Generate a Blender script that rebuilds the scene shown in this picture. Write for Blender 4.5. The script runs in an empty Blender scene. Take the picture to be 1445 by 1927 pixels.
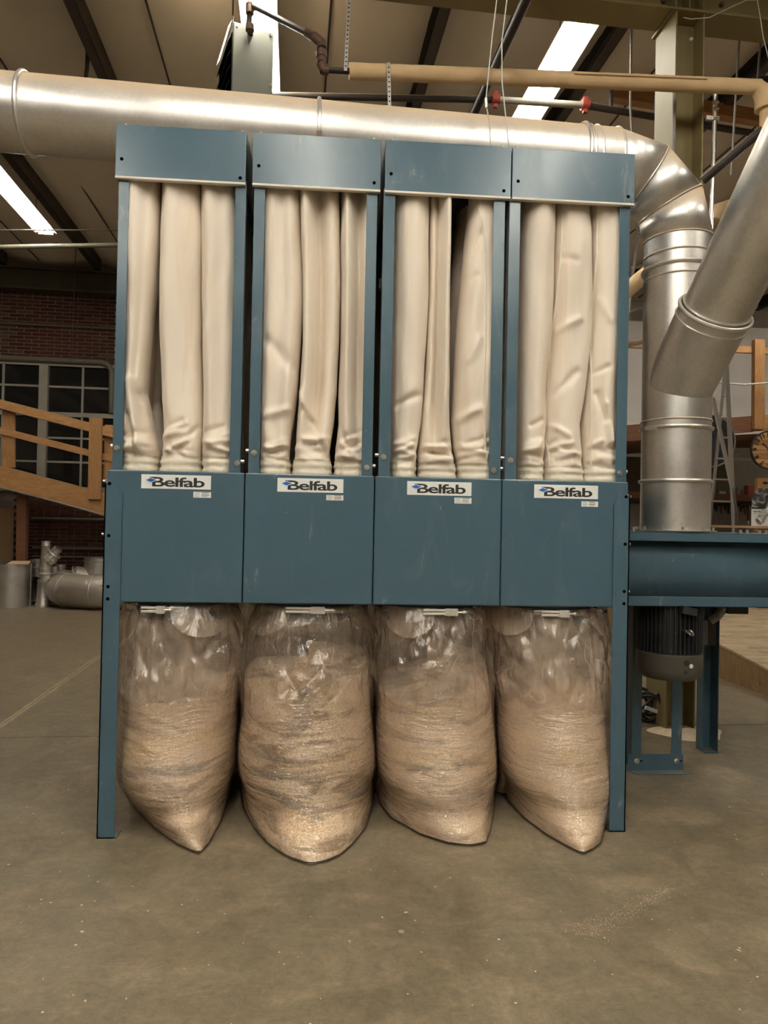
import bpy, bmesh, math, random
from mathutils import Vector, Matrix, noise

# ------------------------------------------------------------------ camera
CAM = Vector((1.0526, -3.4032, 1.5))
YAW, PITCH, ROLL, FPX = 0.0735, 0.0122, 0.0194, 1336.0
_fw = Vector((math.sin(YAW)*math.cos(PITCH), math.cos(YAW)*math.cos(PITCH), math.sin(PITCH)))
_rt = Vector((math.cos(YAW), -math.sin(YAW), 0)); _up = _rt.cross(_fw)
_c, _s = math.cos(ROLL), math.sin(ROLL)
RT = _c*_rt + _s*_up; UP = -_s*_rt + _c*_up; FW = _fw
scn = bpy.context.scene
cam_data = bpy.data.cameras.new('camera'); cam = bpy.data.objects.new('camera', cam_data)
scn.collection.objects.link(cam)
cam_data.sensor_fit = 'VERTICAL'; cam_data.sensor_height = 36.0; cam_data.lens = 36.0*FPX/1927.0
cam_data.clip_start = .05; cam_data.clip_end = 100
cam.matrix_world = Matrix(((RT.x, UP.x, -FW.x, CAM.x), (RT.y, UP.y, -FW.y, CAM.y), (RT.z, UP.z, -FW.z, CAM.z), (0, 0, 0, 1)))
scn.camera = cam
# ------------------------------------------------------------------ world, exposure, lamp power
world = bpy.data.worlds.new('world'); scn.world = world; world.use_nodes = True
world.node_tree.nodes['Background'].inputs[0].default_value = (1.0, .86, .70, 1)
world.node_tree.nodes['Background'].inputs[1].default_value = .05
scn.view_settings.view_transform = 'Standard'; scn.view_settings.look = 'None'
scn.view_settings.gamma = 1.0; scn.view_settings.use_curve_mapping = False
scn.view_settings.exposure = 0.76
LAMP = 44.0                       # emission of a fluorescent tube
LAMP_COL = (1.0, .955, .885)

# ------------------------------------------------------------------ helpers
R2 = math.radians
PI = math.pi
BA = R2(2.94)                     # the building is turned a little against the machine
BL = Vector((math.cos(BA), math.sin(BA), 0)); BD = Vector((-math.sin(BA), math.cos(BA), 0))
C0 = Vector((CAM.x, CAM.y, 0))
def ray(px, py): return FW + RT*((px-722.5)/FPX) - UP*((py-963.5)/FPX)
def at_y(px, py, Y):
    d = ray(px, py); return CAM + d*((Y-CAM.y)/d.y)
def at_z(px, py, z=0.0):
    d = ray(px, py); return CAM + d*((z-CAM.z)/d.z)
def at_d(px, py, D):              # building depth D
    d = ray(px, py); return CAM + d*(D/d.dot(BD))
def ld(P): v = P-C0; return v.dot(BL), v.dot(BD), P.z
def bw(l, d, z): return C0 + BL*l + BD*d + Vector((0, 0, z))
BM = Matrix.Translation(C0) @ Matrix.Rotation(BA, 4, 'Z')
rng = random.Random(7)
def sstep(a, b, x):
    t = max(0, min(1, (x-a)/(b-a))); return t*t*(3-2*t)
def interp(tab, x):
    if x <= tab[0][0]: return tab[0][1]
    for (a, va), (b, vb) in zip(tab, tab[1:]):
        if x <= b:
            t = (x-a)/(b-a) if b > a else 0
            return va+(vb-va)*t
    return tab[-1][1]

def link(o): scn.collection.objects.link(o); return o
def tag(o, label=None, cat=None, group=None, kind=None):
    if label: o['label'] = label
    if cat: o['category'] = cat
    if group: o['group'] = group
    if kind: o['kind'] = kind
    return o
def thing(name, label, cat, loc=(0, 0, 0), rotz=0.0, group=None):
    o = bpy.data.objects.new(name, None); link(o)
    o.empty_display_size = .1
    o.matrix_world = Matrix.Translation(Vector(loc)) @ Matrix.Rotation(rotz, 4, 'Z')
    return tag(o, label, cat, group)
def wmat(o):
    m = Matrix.Translation(o.location) @ o.rotation_euler.to_matrix().to_4x4()
    return wmat(o.parent) @ m if o.parent else m

class MB:
    """collects shapes in world space (or through frame M); build() links them as one mesh object"""
    def __init__(s, M=None): s.v = []; s.f = []; s.sm = []; s.M = M or Matrix()
    def add(s, verts, faces, smooth=False):
        n = len(s.v); s.v += [s.M @ Vector(p) for p in verts]
        for f in faces: s.f.append([i+n for i in f]); s.sm.append(smooth)
        return s
    def box(s, x0, x1, y0, y1, z0, z1):
        v = [(x0,y0,z0),(x1,y0,z0),(x1,y1,z0),(x0,y1,z0),(x0,y0,z1),(x1,y0,z1),(x1,y1,z1),(x0,y1,z1)]
        return s.add(v, [(0,3,2,1),(4,5,6,7),(0,1,5,4),(1,2,6,5),(2,3,7,6),(3,0,4,7)])
    def bar(s, p0, p1, w, h, up=(0, 0, 1)):      # rectangular bar between two points
        p0, p1 = Vector(p0), Vector(p1); a = (p1-p0).normalized(); u = Vector(up)
        r = a.cross(u).normalized(); u = r.cross(a)
        v = [p + r*(i*w/2) + u*(j*h/2) for p in (p0, p1) for i, j in ((-1,-1),(1,-1),(1,1),(-1,1))]
        return s.add(v, [(0,1,2,3),(7,6,5,4),(0,4,5,1),(1,5,6,2),(2,6,7,3),(3,7,4,0)])
    def prism(s, poly, off):                      # polygon (3-D points) swept by a vector
        n = len(poly); o = Vector(off); p = [Vector(q) for q in poly]
        return s.add(p+[q+o for q in p], [tuple(range(n-1, -1, -1)), tuple(range(n, 2*n))] + [(i, (i+1) % n, n+(i+1) % n, n+i) for i in range(n)])
    def tube(s, path, rad, n=12, caps=True, smooth=True):
        P = [Vector(p) for p in path]; R = rad if isinstance(rad, (list, tuple)) else [rad]*len(P)
        d0 = (P[1]-P[0]).normalized()
        u = d0.orthogonal().normalized(); V = []
        for i, p in enumerate(P):
            a = (P[min(i+1, len(P)-1)]-P[max(i-1, 0)])
            if a.length < 1e-9: a = d0
            a.normalize()
            if 0 < i < len(P)-1:
                b = (P[i]-P[i-1]).normalized(); c = (P[i+1]-P[i]).normalized()
                k = max(.35, math.cos(b.angle(c, 0)/2))
            else: k = 1
            u = (u - a*u.dot(a)).normalized(); w = a.cross(u)
            for j in range(n):
                t = 2*PI*j/n; V.append(p + (u*math.cos(t)+w*math.sin(t))*R[i])
        F = [(i*n+j, i*n+(j+1) % n, (i+1)*n+(j+1) % n, (i+1)*n+j) for i in range(len(P)-1) for j in range(n)]
        s.add(V, F, smooth)
        if caps:
            m = len(P)
            s.add(V[:n], [tuple(range(n-1, -1, -1))]); s.add(V[(m-1)*n:], [tuple(range(n))])
        return s
    def cyl(s, p0, p1, r, n=16, r1=None, caps=True, smooth=True):
        return s.tube([p0, p1], [r, r if r1 is None else r1], n, caps, smooth)
    def ring(s, c, axis, R, r, n=40, m=8):        # a torus
        c = Vector(c); a = Vector(axis).normalized(); u = a.orthogonal().normalized(); w = a.cross(u); V = []
        for i in range(n):
            t = 2*PI*i/n; e = u*math.cos(t)+w*math.sin(t)
            for j in range(m):
                q = 2*PI*j/m; V.append(c + e*(R+r*math.cos(q)) + a*(r*math.sin(q)))
        return s.add(V, [(i*m+j, ((i+1) % n)*m+j, ((i+1) % n)*m+(j+1) % m, i*m+(j+1) % m) for i in range(n) for j in range(m)], True)
    def pipe(s, p0, p1, R, t=.004, n=40):         # an open sheet-metal cylinder with a wall
        p0, p1 = Vector(p0), Vector(p1); a = (p1-p0).normalized(); u = a.orthogonal().normalized(); w = a.cross(u); V = []
        for p, r in ((p0, R), (p1, R), (p1, R-t), (p0, R-t)):
            for j in range(n):
                q = 2*PI*j/n; V.append(p+(u*math.cos(q)+w*math.sin(q))*r)
        F = [(k*n+j, k*n+(j+1) % n, ((k+1) % 4)*n+(j+1) % n, ((k+1) % 4)*n+j) for k in range(4) for j in range(n)]
        return s.add(V, F, True)
    def lathe(s, prof, c, n=40, axis='Z'):
        c = Vector(c); V = []
        for r, h in prof:
            for j in range(n):
                t = 2*PI*j/n; V.append(c+Vector((r*math.cos(t), r*math.sin(t), h)))
        return s.add(V, [(i*n+j, i*n+(j+1) % n, (i+1)*n+(j+1) % n, (i+1)*n+j) for i in range(len(prof)-1) for j in range(n)], True)
    def grid(s, fn, nu, nv, wrap=False, smooth=True):
        V = [fn(i/(nu if wrap else nu-1), j/(nv-1)) for j in range(nv) for i in range(nu)]
        k = nu if wrap else nu-1
        return s.add(V, [(j*nu+i, j*nu+(i+1) % nu, (j+1)*nu+(i+1) % nu, (j+1)*nu+i) for j in range(nv-1) for i in range(k)], smooth)
    def build(s, name, m, parent=None, bevel=0, label=None, solid=0):
        inv = wmat(parent).inverted() if parent else None
        if parent is None:                        # put the origin at the base of the mesh
            lo = [min(p[i] for p in s.v) for i in range(3)]; hi = [max(p[i] for p in s.v) for i in range(3)]
            org = Vector(((lo[0]+hi[0])/2, (lo[1]+hi[1])/2, lo[2])); vs = [p-org for p in s.v]
        else: vs = [inv @ p for p in s.v]
        me = bpy.data.meshes.new(name); me.from_pydata([tuple(p) for p in vs], [], s.f)
        me.polygons.foreach_set('use_smooth', s.sm); me.materials.append(m); me.update()
        crisp = any(s.sm) and name not in ('film', 'film_flap', 'sawdust', 'filter_bag', 'cuff', 'seam', 'ceiling')
        bm = bmesh.new(); bm.from_mesh(me); bmesh.ops.recalc_face_normals(bm, faces=bm.faces); bm.to_mesh(me); bm.free()
        if crisp: me.set_sharp_from_angle(angle=.7)
        o = link(bpy.data.objects.new(name, me))
        if parent: o.parent = parent
        else: o.location = org
        if solid:
            md = o.modifiers.new('solid', 'SOLIDIFY'); md.thickness = solid
        if bevel:
            md = o.modifiers.new('bevel', 'BEVEL'); md.width = bevel; md.segments = 2; md.limit_method = 'ANGLE'; md.angle_limit = .7
        if label: o['label'] = label
        return o
def copy_tree(o, parent=None):
    c = o.copy(); link(c); c.parent = parent
    for ch in list(o.children): copy_tree(ch, c)
    return c
TEXTS = []
def text(name, s, size, m, parent, P, X, Y, offset=0, extrude=.0004, align='LEFT', space=1.0, shx=1.0, fit=None):
    """flat lettering at world point P, reading along X with its top towards Y"""
    cu = bpy.data.curves.new(name, 'FONT'); cu.body = s; cu.size = size; cu.offset = offset; cu.extrude = extrude
    cu.align_x = align; cu.space_character = space; cu.materials.append(m); cu.resolution_u = 4
    o = link(bpy.data.objects.new(name, cu)); X = Vector(X).normalized(); Y = Vector(Y).normalized(); Z = X.cross(Y)
    W = Matrix(((X.x*shx, Y.x, Z.x, P[0]), (X.y*shx, Y.y, Z.y, P[1]), (X.z*shx, Y.z, Z.z, P[2]), (0, 0, 0, 1)))
    TEXTS.append((o, parent, (wmat(parent).inverted() @ W) if parent else W, fit))

# ------------------------------------------------------------------ materials
def newmat(name):
    m = bpy.data.materials.new(name); m.use_nodes = True
    nt = m.node_tree; return m, nt, nt.nodes['Principled BSDF']
def N(nt, typ, **kw):
    n = nt.nodes.new(typ)
    for k, v in kw.items(): setattr(n, k, v)
    return n
def coords(nt, kind='Object', scale=(1, 1, 1), rot=(0, 0, 0)):
    tc = N(nt, 'ShaderNodeTexCoord'); mp = N(nt, 'ShaderNodeMapping')
    mp.inputs['Scale'].default_value = scale; mp.inputs['Rotation'].default_value = rot
    nt.links.new(tc.outputs[kind], mp.inputs[0]); return mp.outputs[0]
def world_co(nt, scale=(1, 1, 1), rot=(0, 0, 0)):
    g = N(nt, 'ShaderNodeNewGeometry'); mp = N(nt, 'ShaderNodeMapping')
    mp.inputs['Scale'].default_value = scale; mp.inputs['Rotation'].default_value = rot
    nt.links.new(g.outputs['Position'], mp.inputs[0]); return mp.outputs[0]
def noise_tex(nt, co, scale, detail=4, rough=.55, dist=0):
    n = N(nt, 'ShaderNodeTexNoise'); n.inputs['Scale'].default_value = scale; n.inputs['Detail'].default_value = detail
    n.inputs['Roughness'].default_value = rough; n.inputs['Distortion'].default_value = dist
    nt.links.new(co, n.inputs['Vector']); return n.outputs['Fac']
def ramp(nt, fac, stops):
    r = N(nt, 'ShaderNodeValToRGB'); e = r.color_ramp.elements
    while len(e) < len(stops): e.new(.5)
    for el, (p, c) in zip(e, stops):
        el.position = p; el.color = (*c, 1) if not isinstance(c, (int, float)) else (c, c, c, 1)
    nt.links.new(fac, r.inputs[0]); return r.outputs[0]
def mix(nt, fac, a, b, mode='MIX'):
    m = N(nt, 'ShaderNodeMix', data_type='RGBA', blend_type=mode)
    for sock, v in ((m.inputs[0], fac), (m.inputs[6], a), (m.inputs[7], b)):
        if isinstance(v, (int, float)): sock.default_value = v
        elif isinstance(v, tuple): sock.default_value = (*v, 1)
        else: nt.links.new(v, sock)
    return m.outputs[2]
def math_(nt, op, a, b=0.0):
    m = N(nt, 'ShaderNodeMath', operation=op)
    for i, v in enumerate((a, b)):
        if isinstance(v, (int, float)): m.inputs[i].default_value = v
        else: nt.links.new(v, m.inputs[i])
    return m.outputs[0]
def bump(nt, b, h, strength=.3, dist=.01):
    n = N(nt, 'ShaderNodeBump'); n.inputs['Strength'].default_value = strength; n.inputs['Distance'].default_value = dist
    nt.links.new(h, n.inputs['Height']); nt.links.new(n.outputs[0], b.inputs['Normal'])
def dust_on_top(nt, col, amount=1.0, lo=.35, hi=.9, dust=(.62, .46, .29)):
    """sawdust lying on whatever faces up"""
    g = N(nt, 'ShaderNodeNewGeometry'); sx = N(nt, 'ShaderNodeSeparateXYZ'); nt.links.new(g.outputs['Normal'], sx.inputs[0])
    mr = N(nt, 'ShaderNodeMapRange'); mr.inputs[1].default_value = lo; mr.inputs[2].default_value = hi; mr.inputs[4].default_value = amount
    nt.links.new(sx.outputs[2], mr.inputs[0])
    return mix(nt, mr.outputs[0], col, dust), mr.outputs[0]
def plain(name, col, rough=.5, metal=0.0, var=.15, scale=6, bumps=0.0, bscale=40, spec=.5, dust=0.0):
    m, nt, b = newmat(name); co = coords(nt)
    f = noise_tex(nt, co, scale)
    c = mix(nt, f, tuple(x*(1-var) for x in col), tuple(min(1, x*(1+var)) for x in col))
    b.inputs['Roughness'].default_value = rough; b.inputs['Metallic'].default_value = metal
    b.inputs['Specular IOR Level'].default_value = spec
    if dust:
        c, f2 = dust_on_top(nt, c, dust)
        if metal:
            nt.links.new(math_(nt, 'MULTIPLY', math_(nt, 'SUBTRACT', 1.0, f2), metal), b.inputs['Metallic'])
    nt.links.new(c, b.inputs['Base Color'])
    if bumps: bump(nt, b, noise_tex(nt, co, bscale), bumps, .005)
    return m

def blue_paint():
    m, nt, b = newmat('blue_paint'); co = world_co(nt)
    f = noise_tex(nt, co, 3.0, 5); smear = noise_tex(nt, world_co(nt, (9, 9, 3)), 1.0, 6, .6, .8)
    c = mix(nt, f, (.050, .095, .127), (.062, .111, .145))
    c = mix(nt, math_(nt, 'MULTIPLY', ramp(nt, smear, [(.55, 0), (.72, 1)]), .16), c, (.19, .20, .19))
    sc = noise_tex(nt, world_co(nt, (60, 60, 22)), 1.0, 2)
    c = mix(nt, math_(nt, 'MULTIPLY', ramp(nt, sc, [(.74, 0), (.78, 1)]), .35), c, (.40, .40, .36))
    c, _ = dust_on_top(nt, c, .18, .6, .95)
    nt.links.new(c, b.inputs['Base Color'])
    nt.links.new(ramp(nt, smear, [(.3, .20), (.8, .30)]), b.inputs['Roughness'])
    bump(nt, b, noise_tex(nt, co, 260, 2), .05, .002)
    return m
def galvanised(name='galvanised', dust=.95, base=.74):
    m, nt, b = newmat(name); co = coords(nt)
    v = N(nt, 'ShaderNodeTexVoronoi'); v.inputs['Scale'].default_value = 70; nt.links.new(co, v.inputs['Vector'])
    sp = ramp(nt, v.outputs['Color'], [(0, base*.93), (1, base*1.06)])
    big = noise_tex(nt, co, 4, 5, .6)
    c = mix(nt, 1.0, sp, ramp(nt, big, [(.3, .86), (.7, 1.04)]), 'MULTIPLY')
    c = mix(nt, 1.0, c, (1.0, .975, .925), 'MULTIPLY')
    film = ramp(nt, noise_tex(nt, co, 2.2, 6, .65), [(.45, .04), (.75, .22)])       # brown dusty film
    c = mix(nt, film, c, (.52, .43, .31))
    c2, f2 = dust_on_top(nt, c, dust, .08, .66)
    nt.links.new(c2, b.inputs['Base Color'])
    nt.links.new(math_(nt, 'SUBTRACT', 1.0, math_(nt, 'MAXIMUM', f2, film)), b.inputs['Metallic'])
    nt.links.new(math_(nt, 'ADD', ramp(nt, big, [(.3, .33), (.7, .43)]), math_(nt, 'MULTIPLY', f2, .35)), b.inputs['Roughness'])
    bump(nt, b, noise_tex(nt, co, 3, 2), .04, .01)
    return m
def fabric():
    m, nt, b = newmat('filter_cloth'); co = world_co(nt)
    f = noise_tex(nt, world_co(nt, (5, 5, 1.2)), 1.0, 5)
    c = mix(nt, f, (.73, .62, .495), (.85, .765, .65))
    st = noise_tex(nt, world_co(nt, (11, 11, 1.1)), 1.0, 4, .6, .4)
    c = mix(nt, ramp(nt, st, [(.55, 0), (.75, .5)]), c, (.66, .49, .32))
    nt.links.new(c, b.inputs['Base Color']); b.inputs['Roughness'].default_value = .72
    b.inputs['Sheen Weight'].default_value = .15
    w1 = N(nt, 'ShaderNodeTexWave'); w1.inputs['Scale'].default_value = 160; w1.bands_direction = 'Z'; nt.links.new(co, w1.inputs[0])
    w2 = N(nt, 'ShaderNodeTexWave'); w2.inputs['Scale'].default_value = 160; w2.bands_direction = 'X'; nt.links.new(co, w2.inputs[0])
    h = math_(nt, 'ADD', math_(nt, 'MULTIPLY', math_(nt, 'ADD', w1.outputs[1], w2.outputs[1]), .12), noise_tex(nt, co, 26, 4))
    bump(nt, b, h, .22, .006)
    return m
def sawdust(name, seed, band=.5, light=(.92, .735, .55), dark=(.40, .285, .185), grain=.5):
    m, nt, b = newmat(name); co = world_co(nt)
    mp = N(nt, 'ShaderNodeMapping'); mp.inputs['Location'].default_value = (seed*3.1, 0, seed*1.7)
    mp.inputs['Rotation'].default_value = (0, (.18, .05, -.1, .0)[seed % 4], 0); mp.inputs['Scale'].default_value = (1.6, 1.6, 7)
    nt.links.new(co, mp.inputs[0])
    layer = noise_tex(nt, mp.outputs[0], 1.6, 6, .62, .8)
    c = mix(nt, ramp(nt, layer, [(.50, 0), (.60, band)]), light, dark)
    y = noise_tex(nt, mp.outputs[0], .9, 4, .5, .4)
    c = mix(nt, ramp(nt, y, [(.55, 0), (.72, .55)]), c, (.86, .64, .33))
    gy = noise_tex(nt, mp.outputs[0], 1.25, 5, .6, .6)
    c = mix(nt, ramp(nt, gy, [(.57, 0), (.64, .75)]), c, (.42, .345, .28))
    g = noise_tex(nt, co, 240, 3, .7)
    c = mix(nt, grain, c, mix(nt, 1.0, c, ramp(nt, g, [(.32, .6), (.68, 1.45)]), 'MULTIPLY'))
    g2 = noise_tex(nt, co, 85, 4, .75)
    c = mix(nt, grain*.8, c, mix(nt, 1.0, c, ramp(nt, g2, [(.36, .68), (.66, 1.35)]), 'MULTIPLY'))
    nt.links.new(c, b.inputs['Base Color']); b.inputs['Roughness'].default_value = .9
    bump(nt, b, math_(nt, 'ADD', g, noise_tex(nt, co, 60, 4)), .5, .006)
    return m
def film(name, seed, haze=.30):
    """thin clear polythene, dusty inside"""
    m, nt, b = newmat(name); out = nt.nodes['Material Output']; co = world_co(nt)
    mp = N(nt, 'ShaderNodeMapping'); mp.inputs['Location'].default_value = (seed*2.3, seed, 0); nt.links.new(co, mp.inputs[0])
    n1 = N(nt, 'ShaderNodeTexNoise'); n1.inputs['Scale'].default_value = 4; n1.inputs['Detail'].default_value = 2; nt.links.new(mp.outputs[0], n1.inputs['Vector'])
    ad = N(nt, 'ShaderNodeVectorMath', operation='MULTIPLY_ADD'); ad.inputs[1].default_value = (.05, .05, .05)
    nt.links.new(n1.outputs['Color'], ad.inputs[0]); nt.links.new(mp.outputs[0], ad.inputs[2])
    v = N(nt, 'ShaderNodeTexVoronoi', feature='DISTANCE_TO_EDGE'); v.inputs['Scale'].default_value = 6.0; vs = N(nt, 'ShaderNodeMapping'); vs.inputs['Scale'].default_value = (1.25, 1.25, .8); vs.inputs['Rotation'].default_value = (0, .5-.3*seed, 0); nt.links.new(ad.outputs[0], vs.inputs[0]); nt.links.new(vs.outputs[0], v.inputs['Vector'])
    st = N(nt, 'ShaderNodeMapping'); st.inputs['Scale'].default_value = (26, 26, 3.2); nt.links.new(ad.outputs[0], st.inputs[0])
    streak = noise_tex(nt, st.outputs[0], 1.0, 3)
    hz = N(nt, 'ShaderNodeMapping'); hz.inputs['Scale'].default_value = (6, 6, 42); hz.inputs['Rotation'].default_value = (0, (-.15, 0, .05, .1)[seed % 4], 0); nt.links.new(ad.outputs[0], hz.inputs[0])
    ripple = noise_tex(nt, hz.outputs[0], 1.0, 3, .6)
    sz = N(nt, 'ShaderNodeSeparateXYZ'); nt.links.new(co, sz.inputs[0])
    upf = N(nt, 'ShaderNodeMapRange'); upf.inputs[1].default_value = .45; upf.inputs[2].default_value = .7; nt.links.new(sz.outputs[2], upf.inputs[0])
    upper = math_(nt, 'ADD', math_(nt, 'MULTIPLY', math_(nt, 'MINIMUM', v.outputs['Distance'], .5), 2.2), math_(nt, 'MULTIPLY', streak, 1.2))
    lower = math_(nt, 'MULTIPLY', ripple, 2.2)
    h = mix(nt, upf.outputs[0], lower, upper)
    bp = N(nt, 'ShaderNodeBump'); bp.inputs['Strength'].default_value = .85; bp.inputs['Distance'].default_value = .02
    nt.links.new(h, bp.inputs['Height'])
    gl = N(nt, 'ShaderNodeBsdfGlossy'); gl.inputs['Roughness'].default_value = .09; nt.links.new(bp.outputs[0], gl.inputs['Normal'])
    tr = N(nt, 'ShaderNodeBsdfTransparent'); tr.inputs[0].default_value = (.97, .95, .92, 1)
    df = N(nt, 'ShaderNodeBsdfDiffuse'); df.inputs[0].default_value = (.90, .74, .59, 1); nt.links.new(bp.outputs[0], df.inputs['Normal'])
    tl = N(nt, 'ShaderNodeBsdfTranslucent'); tl.inputs[0].default_value = (.90, .74, .59, 1)
    dm = N(nt, 'ShaderNodeMixShader'); dm.inputs[0].default_value = .5; nt.links.new(df.outputs[0], dm.inputs[1]); nt.links.new(tl.outputs[0], dm.inputs[2])
    patch = noise_tex(nt, mp.outputs[0], 5, 4, .6)
    crease = math_(nt, 'MULTIPLY', ramp(nt, v.outputs['Distance'], [(.0, .6), (.02, 0)]), ramp(nt, n1.outputs['Fac'], [(.48, 0), (.66, 1)]))
    pleat = math_(nt, 'MULTIPLY', ramp(nt, streak, [(.60, 0), (.72, .5)]), ramp(nt, patch, [(.4, 0), (.6, 1)]))
    whiten = math_(nt, 'MAXIMUM', crease, pleat)
    hf = mix(nt, upf.outputs[0], (.03, .03, .03), ramp(nt, patch, [(.3, haze*.35), (.7, haze*1.7)]))
    a = N(nt, 'ShaderNodeMixShader'); hf = math_(nt, 'MINIMUM', math_(nt, 'ADD', hf, math_(nt, 'MULTIPLY', whiten, upf.outputs[0])), .95)
    nt.links.new(hf, a.inputs[0]); nt.links.new(tr.outputs[0], a.inputs[1]); nt.links.new(dm.outputs[0], a.inputs[2])
    fr = N(nt, 'ShaderNodeFresnel'); fr.inputs[0].default_value = 1.5; nt.links.new(bp.outputs[0], fr.inputs['Normal'])
    ff = math_(nt, 'MINIMUM', math_(nt, 'ADD', math_(nt, 'MULTIPLY', fr.outputs[0], 1.1), .08), .65)
    o = N(nt, 'ShaderNodeMixShader'); nt.links.new(ff, o.inputs[0]); nt.links.new(a.outputs[0], o.inputs[1]); nt.links.new(gl.outputs[0], o.inputs[2])
    nt.links.new(o.outputs[0], out.inputs[0]); nt.nodes.remove(b)
    return m
def wood(name, a=(.40, .23, .095), c=(.58, .37, .17), axis=(2, 14, 14), rough=.62):
    m, nt, b = newmat(name); co = coords(nt, 'Object', axis)
    f = noise_tex(nt, co, 2.5, 6, .6, 1.2)
    col = mix(nt, ramp(nt, f, [(.3, 0), (.7, 1)]), a, c)
    k = noise_tex(nt, coords(nt), 9, 2)
    col = mix(nt, ramp(nt, k, [(.72, 0), (.78, .75)]), col, (.10, .05, .02))
    nt.links.new(col, b.inputs['Base Color']); b.inputs['Roughness'].default_value = rough
    bump(nt, b, f, .2, .004); return m
def concrete():
    m, nt, b = newmat('polished_concrete'); co = world_co(nt)
    big = noise_tex(nt, co, .8, 7, .62, .6); mid = noise_tex(nt, world_co(nt, (1.0, 1.7, 1), (0, 0, .25)), 2.6, 8, .70, .9)
    c = mix(nt, ramp(nt, big, [(.3, 0), (.7, 1)]), (.135, .106, .064), (.195, .155, .098))
    c = mix(nt, ramp(nt, mid, [(.46, 0), (.66, .75)]), c, (.275, .214, .138))
    d = noise_tex(nt, world_co(nt, (1.6, 1, 1), (0, 0, -.5)), 2.1, 7, .7, .5)
    c = mix(nt, ramp(nt, d, [(.46, 0), (.70, .6)]), c, (.082, .061, .035))
    g1 = noise_tex(nt, co, 1.4, 5, .6)
    c = mix(nt, ramp(nt, g1, [(.52, 0), (.72, .45)]), c, (.128, .122, .082))
    for rot, sc, lo in ((.5, (3.5, 22, 1), .64), (-.7, (4, 24, 1), .64), (1.3, (3, 20, 1), .65)):    # brushed scuffs in three directions
        w = noise_tex(nt, world_co(nt, sc, (0, 0, rot)), 1.3, 6, .65, 2.6)
        msk = noise_tex(nt, world_co(nt, (1, 1, 1), (0, 0, rot*2)), 1.3, 4)
        c = mix(nt, math_(nt, 'MULTIPLY', ramp(nt, w, [(lo-.08, 0), (lo+.06, .38)]), ramp(nt, msk, [(.45, 0), (.65, 1)])), c, (.34, .27, .18))
    sx = N(nt, 'ShaderNodeSeparateXYZ'); nt.links.new(co, sx.inputs[0])
    far = N(nt, 'ShaderNodeMapRange'); far.inputs[1].default_value = .9; far.inputs[2].default_value = 4.5; far.inputs[4].default_value = .5
    nt.links.new(sx.outputs[1], far.inputs[0])                        # dust blown over the floor behind the machine
    c = mix(nt, math_(nt, 'MULTIPLY', far.outputs[0], ramp(nt, mid, [(.3, .35), (.65, 1)])), c, (.33, .255, .168))
    sp = noise_tex(nt, co, 55, 2)
    c = mix(nt, ramp(nt, sp, [(.735, 0), (.76, .5)]), c, (.42, .34, .235))
    for sc_, am in ((14, .35), (42, .35)):
        nn = noise_tex(nt, co, sc_, 5, .7, .6); c = mix(nt, am, c, mix(nt, 1.0, c, ramp(nt, nn, [(.32, .62), (.68, 1.38)]), 'MULTIPLY'))
    fine = noise_tex(nt, co, 120, 3, .7)
    c = mix(nt, .35, c, mix(nt, 1.0, c, ramp(nt, fine, [(.3, .7), (.7, 1.25)]), 'MULTIPLY'))
    # dust trails along the slab joint
    mp = N(nt, 'ShaderNodeMapping'); mp.inputs['Location'].default_value = (0, 0, 0); mp.inputs['Rotation'].default_value = (0, 0, -BA)
    off = N(nt, 'ShaderNodeVectorMath', operation='SUBTRACT'); off.inputs[1].default_value = tuple(bw(JL, 0, 0)); nt.links.new(co, off.inputs[0])
    nt.links.new(off.outputs[0], mp.inputs[0]); sl = N(nt, 'ShaderNodeSeparateXYZ'); nt.links.new(mp.outputs[0], sl.inputs[0])
    wob = math_(nt, 'MULTIPLY', math_(nt, 'SUBTRACT', noise_tex(nt, co, 6, 5, .7), .5), .05)
    ab = math_(nt, 'ABSOLUTE', math_(nt, 'ADD', sl.outputs[0], wob))
    c = mix(nt, ramp(nt, ab, [(.012, .85), (.032, 0)]), c, (.46, .36, .24))
    nt.links.new(c, b.inputs['Base Color'])
    nt.links.new(ramp(nt, mid, [(.3, .40), (.7, .62)]), b.inputs['Roughness'])
    b.inputs['Specular IOR Level'].default_value = .35
    bump(nt, b, math_(nt, 'ADD', mid, math_(nt, 'MULTIPLY', fine, .3)), .12, .006)
    return m
def emit(name, col, s):
    m, nt, b = newmat(name); b.inputs['Base Color'].default_value = (.9, .9, .9, 1)
    b.inputs['Emission Color'].default_value = (*col, 1); b.inputs['Emission Strength'].default_value = s
    return m
def brick_mat(name, col):
    return plain(name, col, .85, 0, .3, 9, .4, 60, .2)
def glass_dark():
    m, nt, b = newmat('night_glass')
    b.inputs['Base Color'].default_value = (.012, .012, .011, 1); b.inputs['Roughness'].default_value = .06
    co = coords(nt); bump(nt, b, noise_tex(nt, co, 3, 2), .05, .02); return m
def ply_mat():
    m, nt, b = newmat('worn_plywood'); co = coords(nt, 'Object', (1.2, 6, 6), (0, 0, .5))
    f = noise_tex(nt, co, 2.2, 7, .65, .9)
    c = mix(nt, ramp(nt, f, [(.3, 0), (.65, 1)]), (.30, .215, .125), (.52, .40, .25))
    s = noise_tex(nt, coords(nt, 'Object', (2.5, 9, 4), (0, 0, .4)), 1.2, 6, .7, .6)
    c = mix(nt, ramp(nt, s, [(.55, 0), (.68, .7)]), c, (.10, .085, .07))
    nt.links.new(c, b.inputs['Base Color']); b.inputs['Roughness'].default_value = .75; return m

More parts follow.
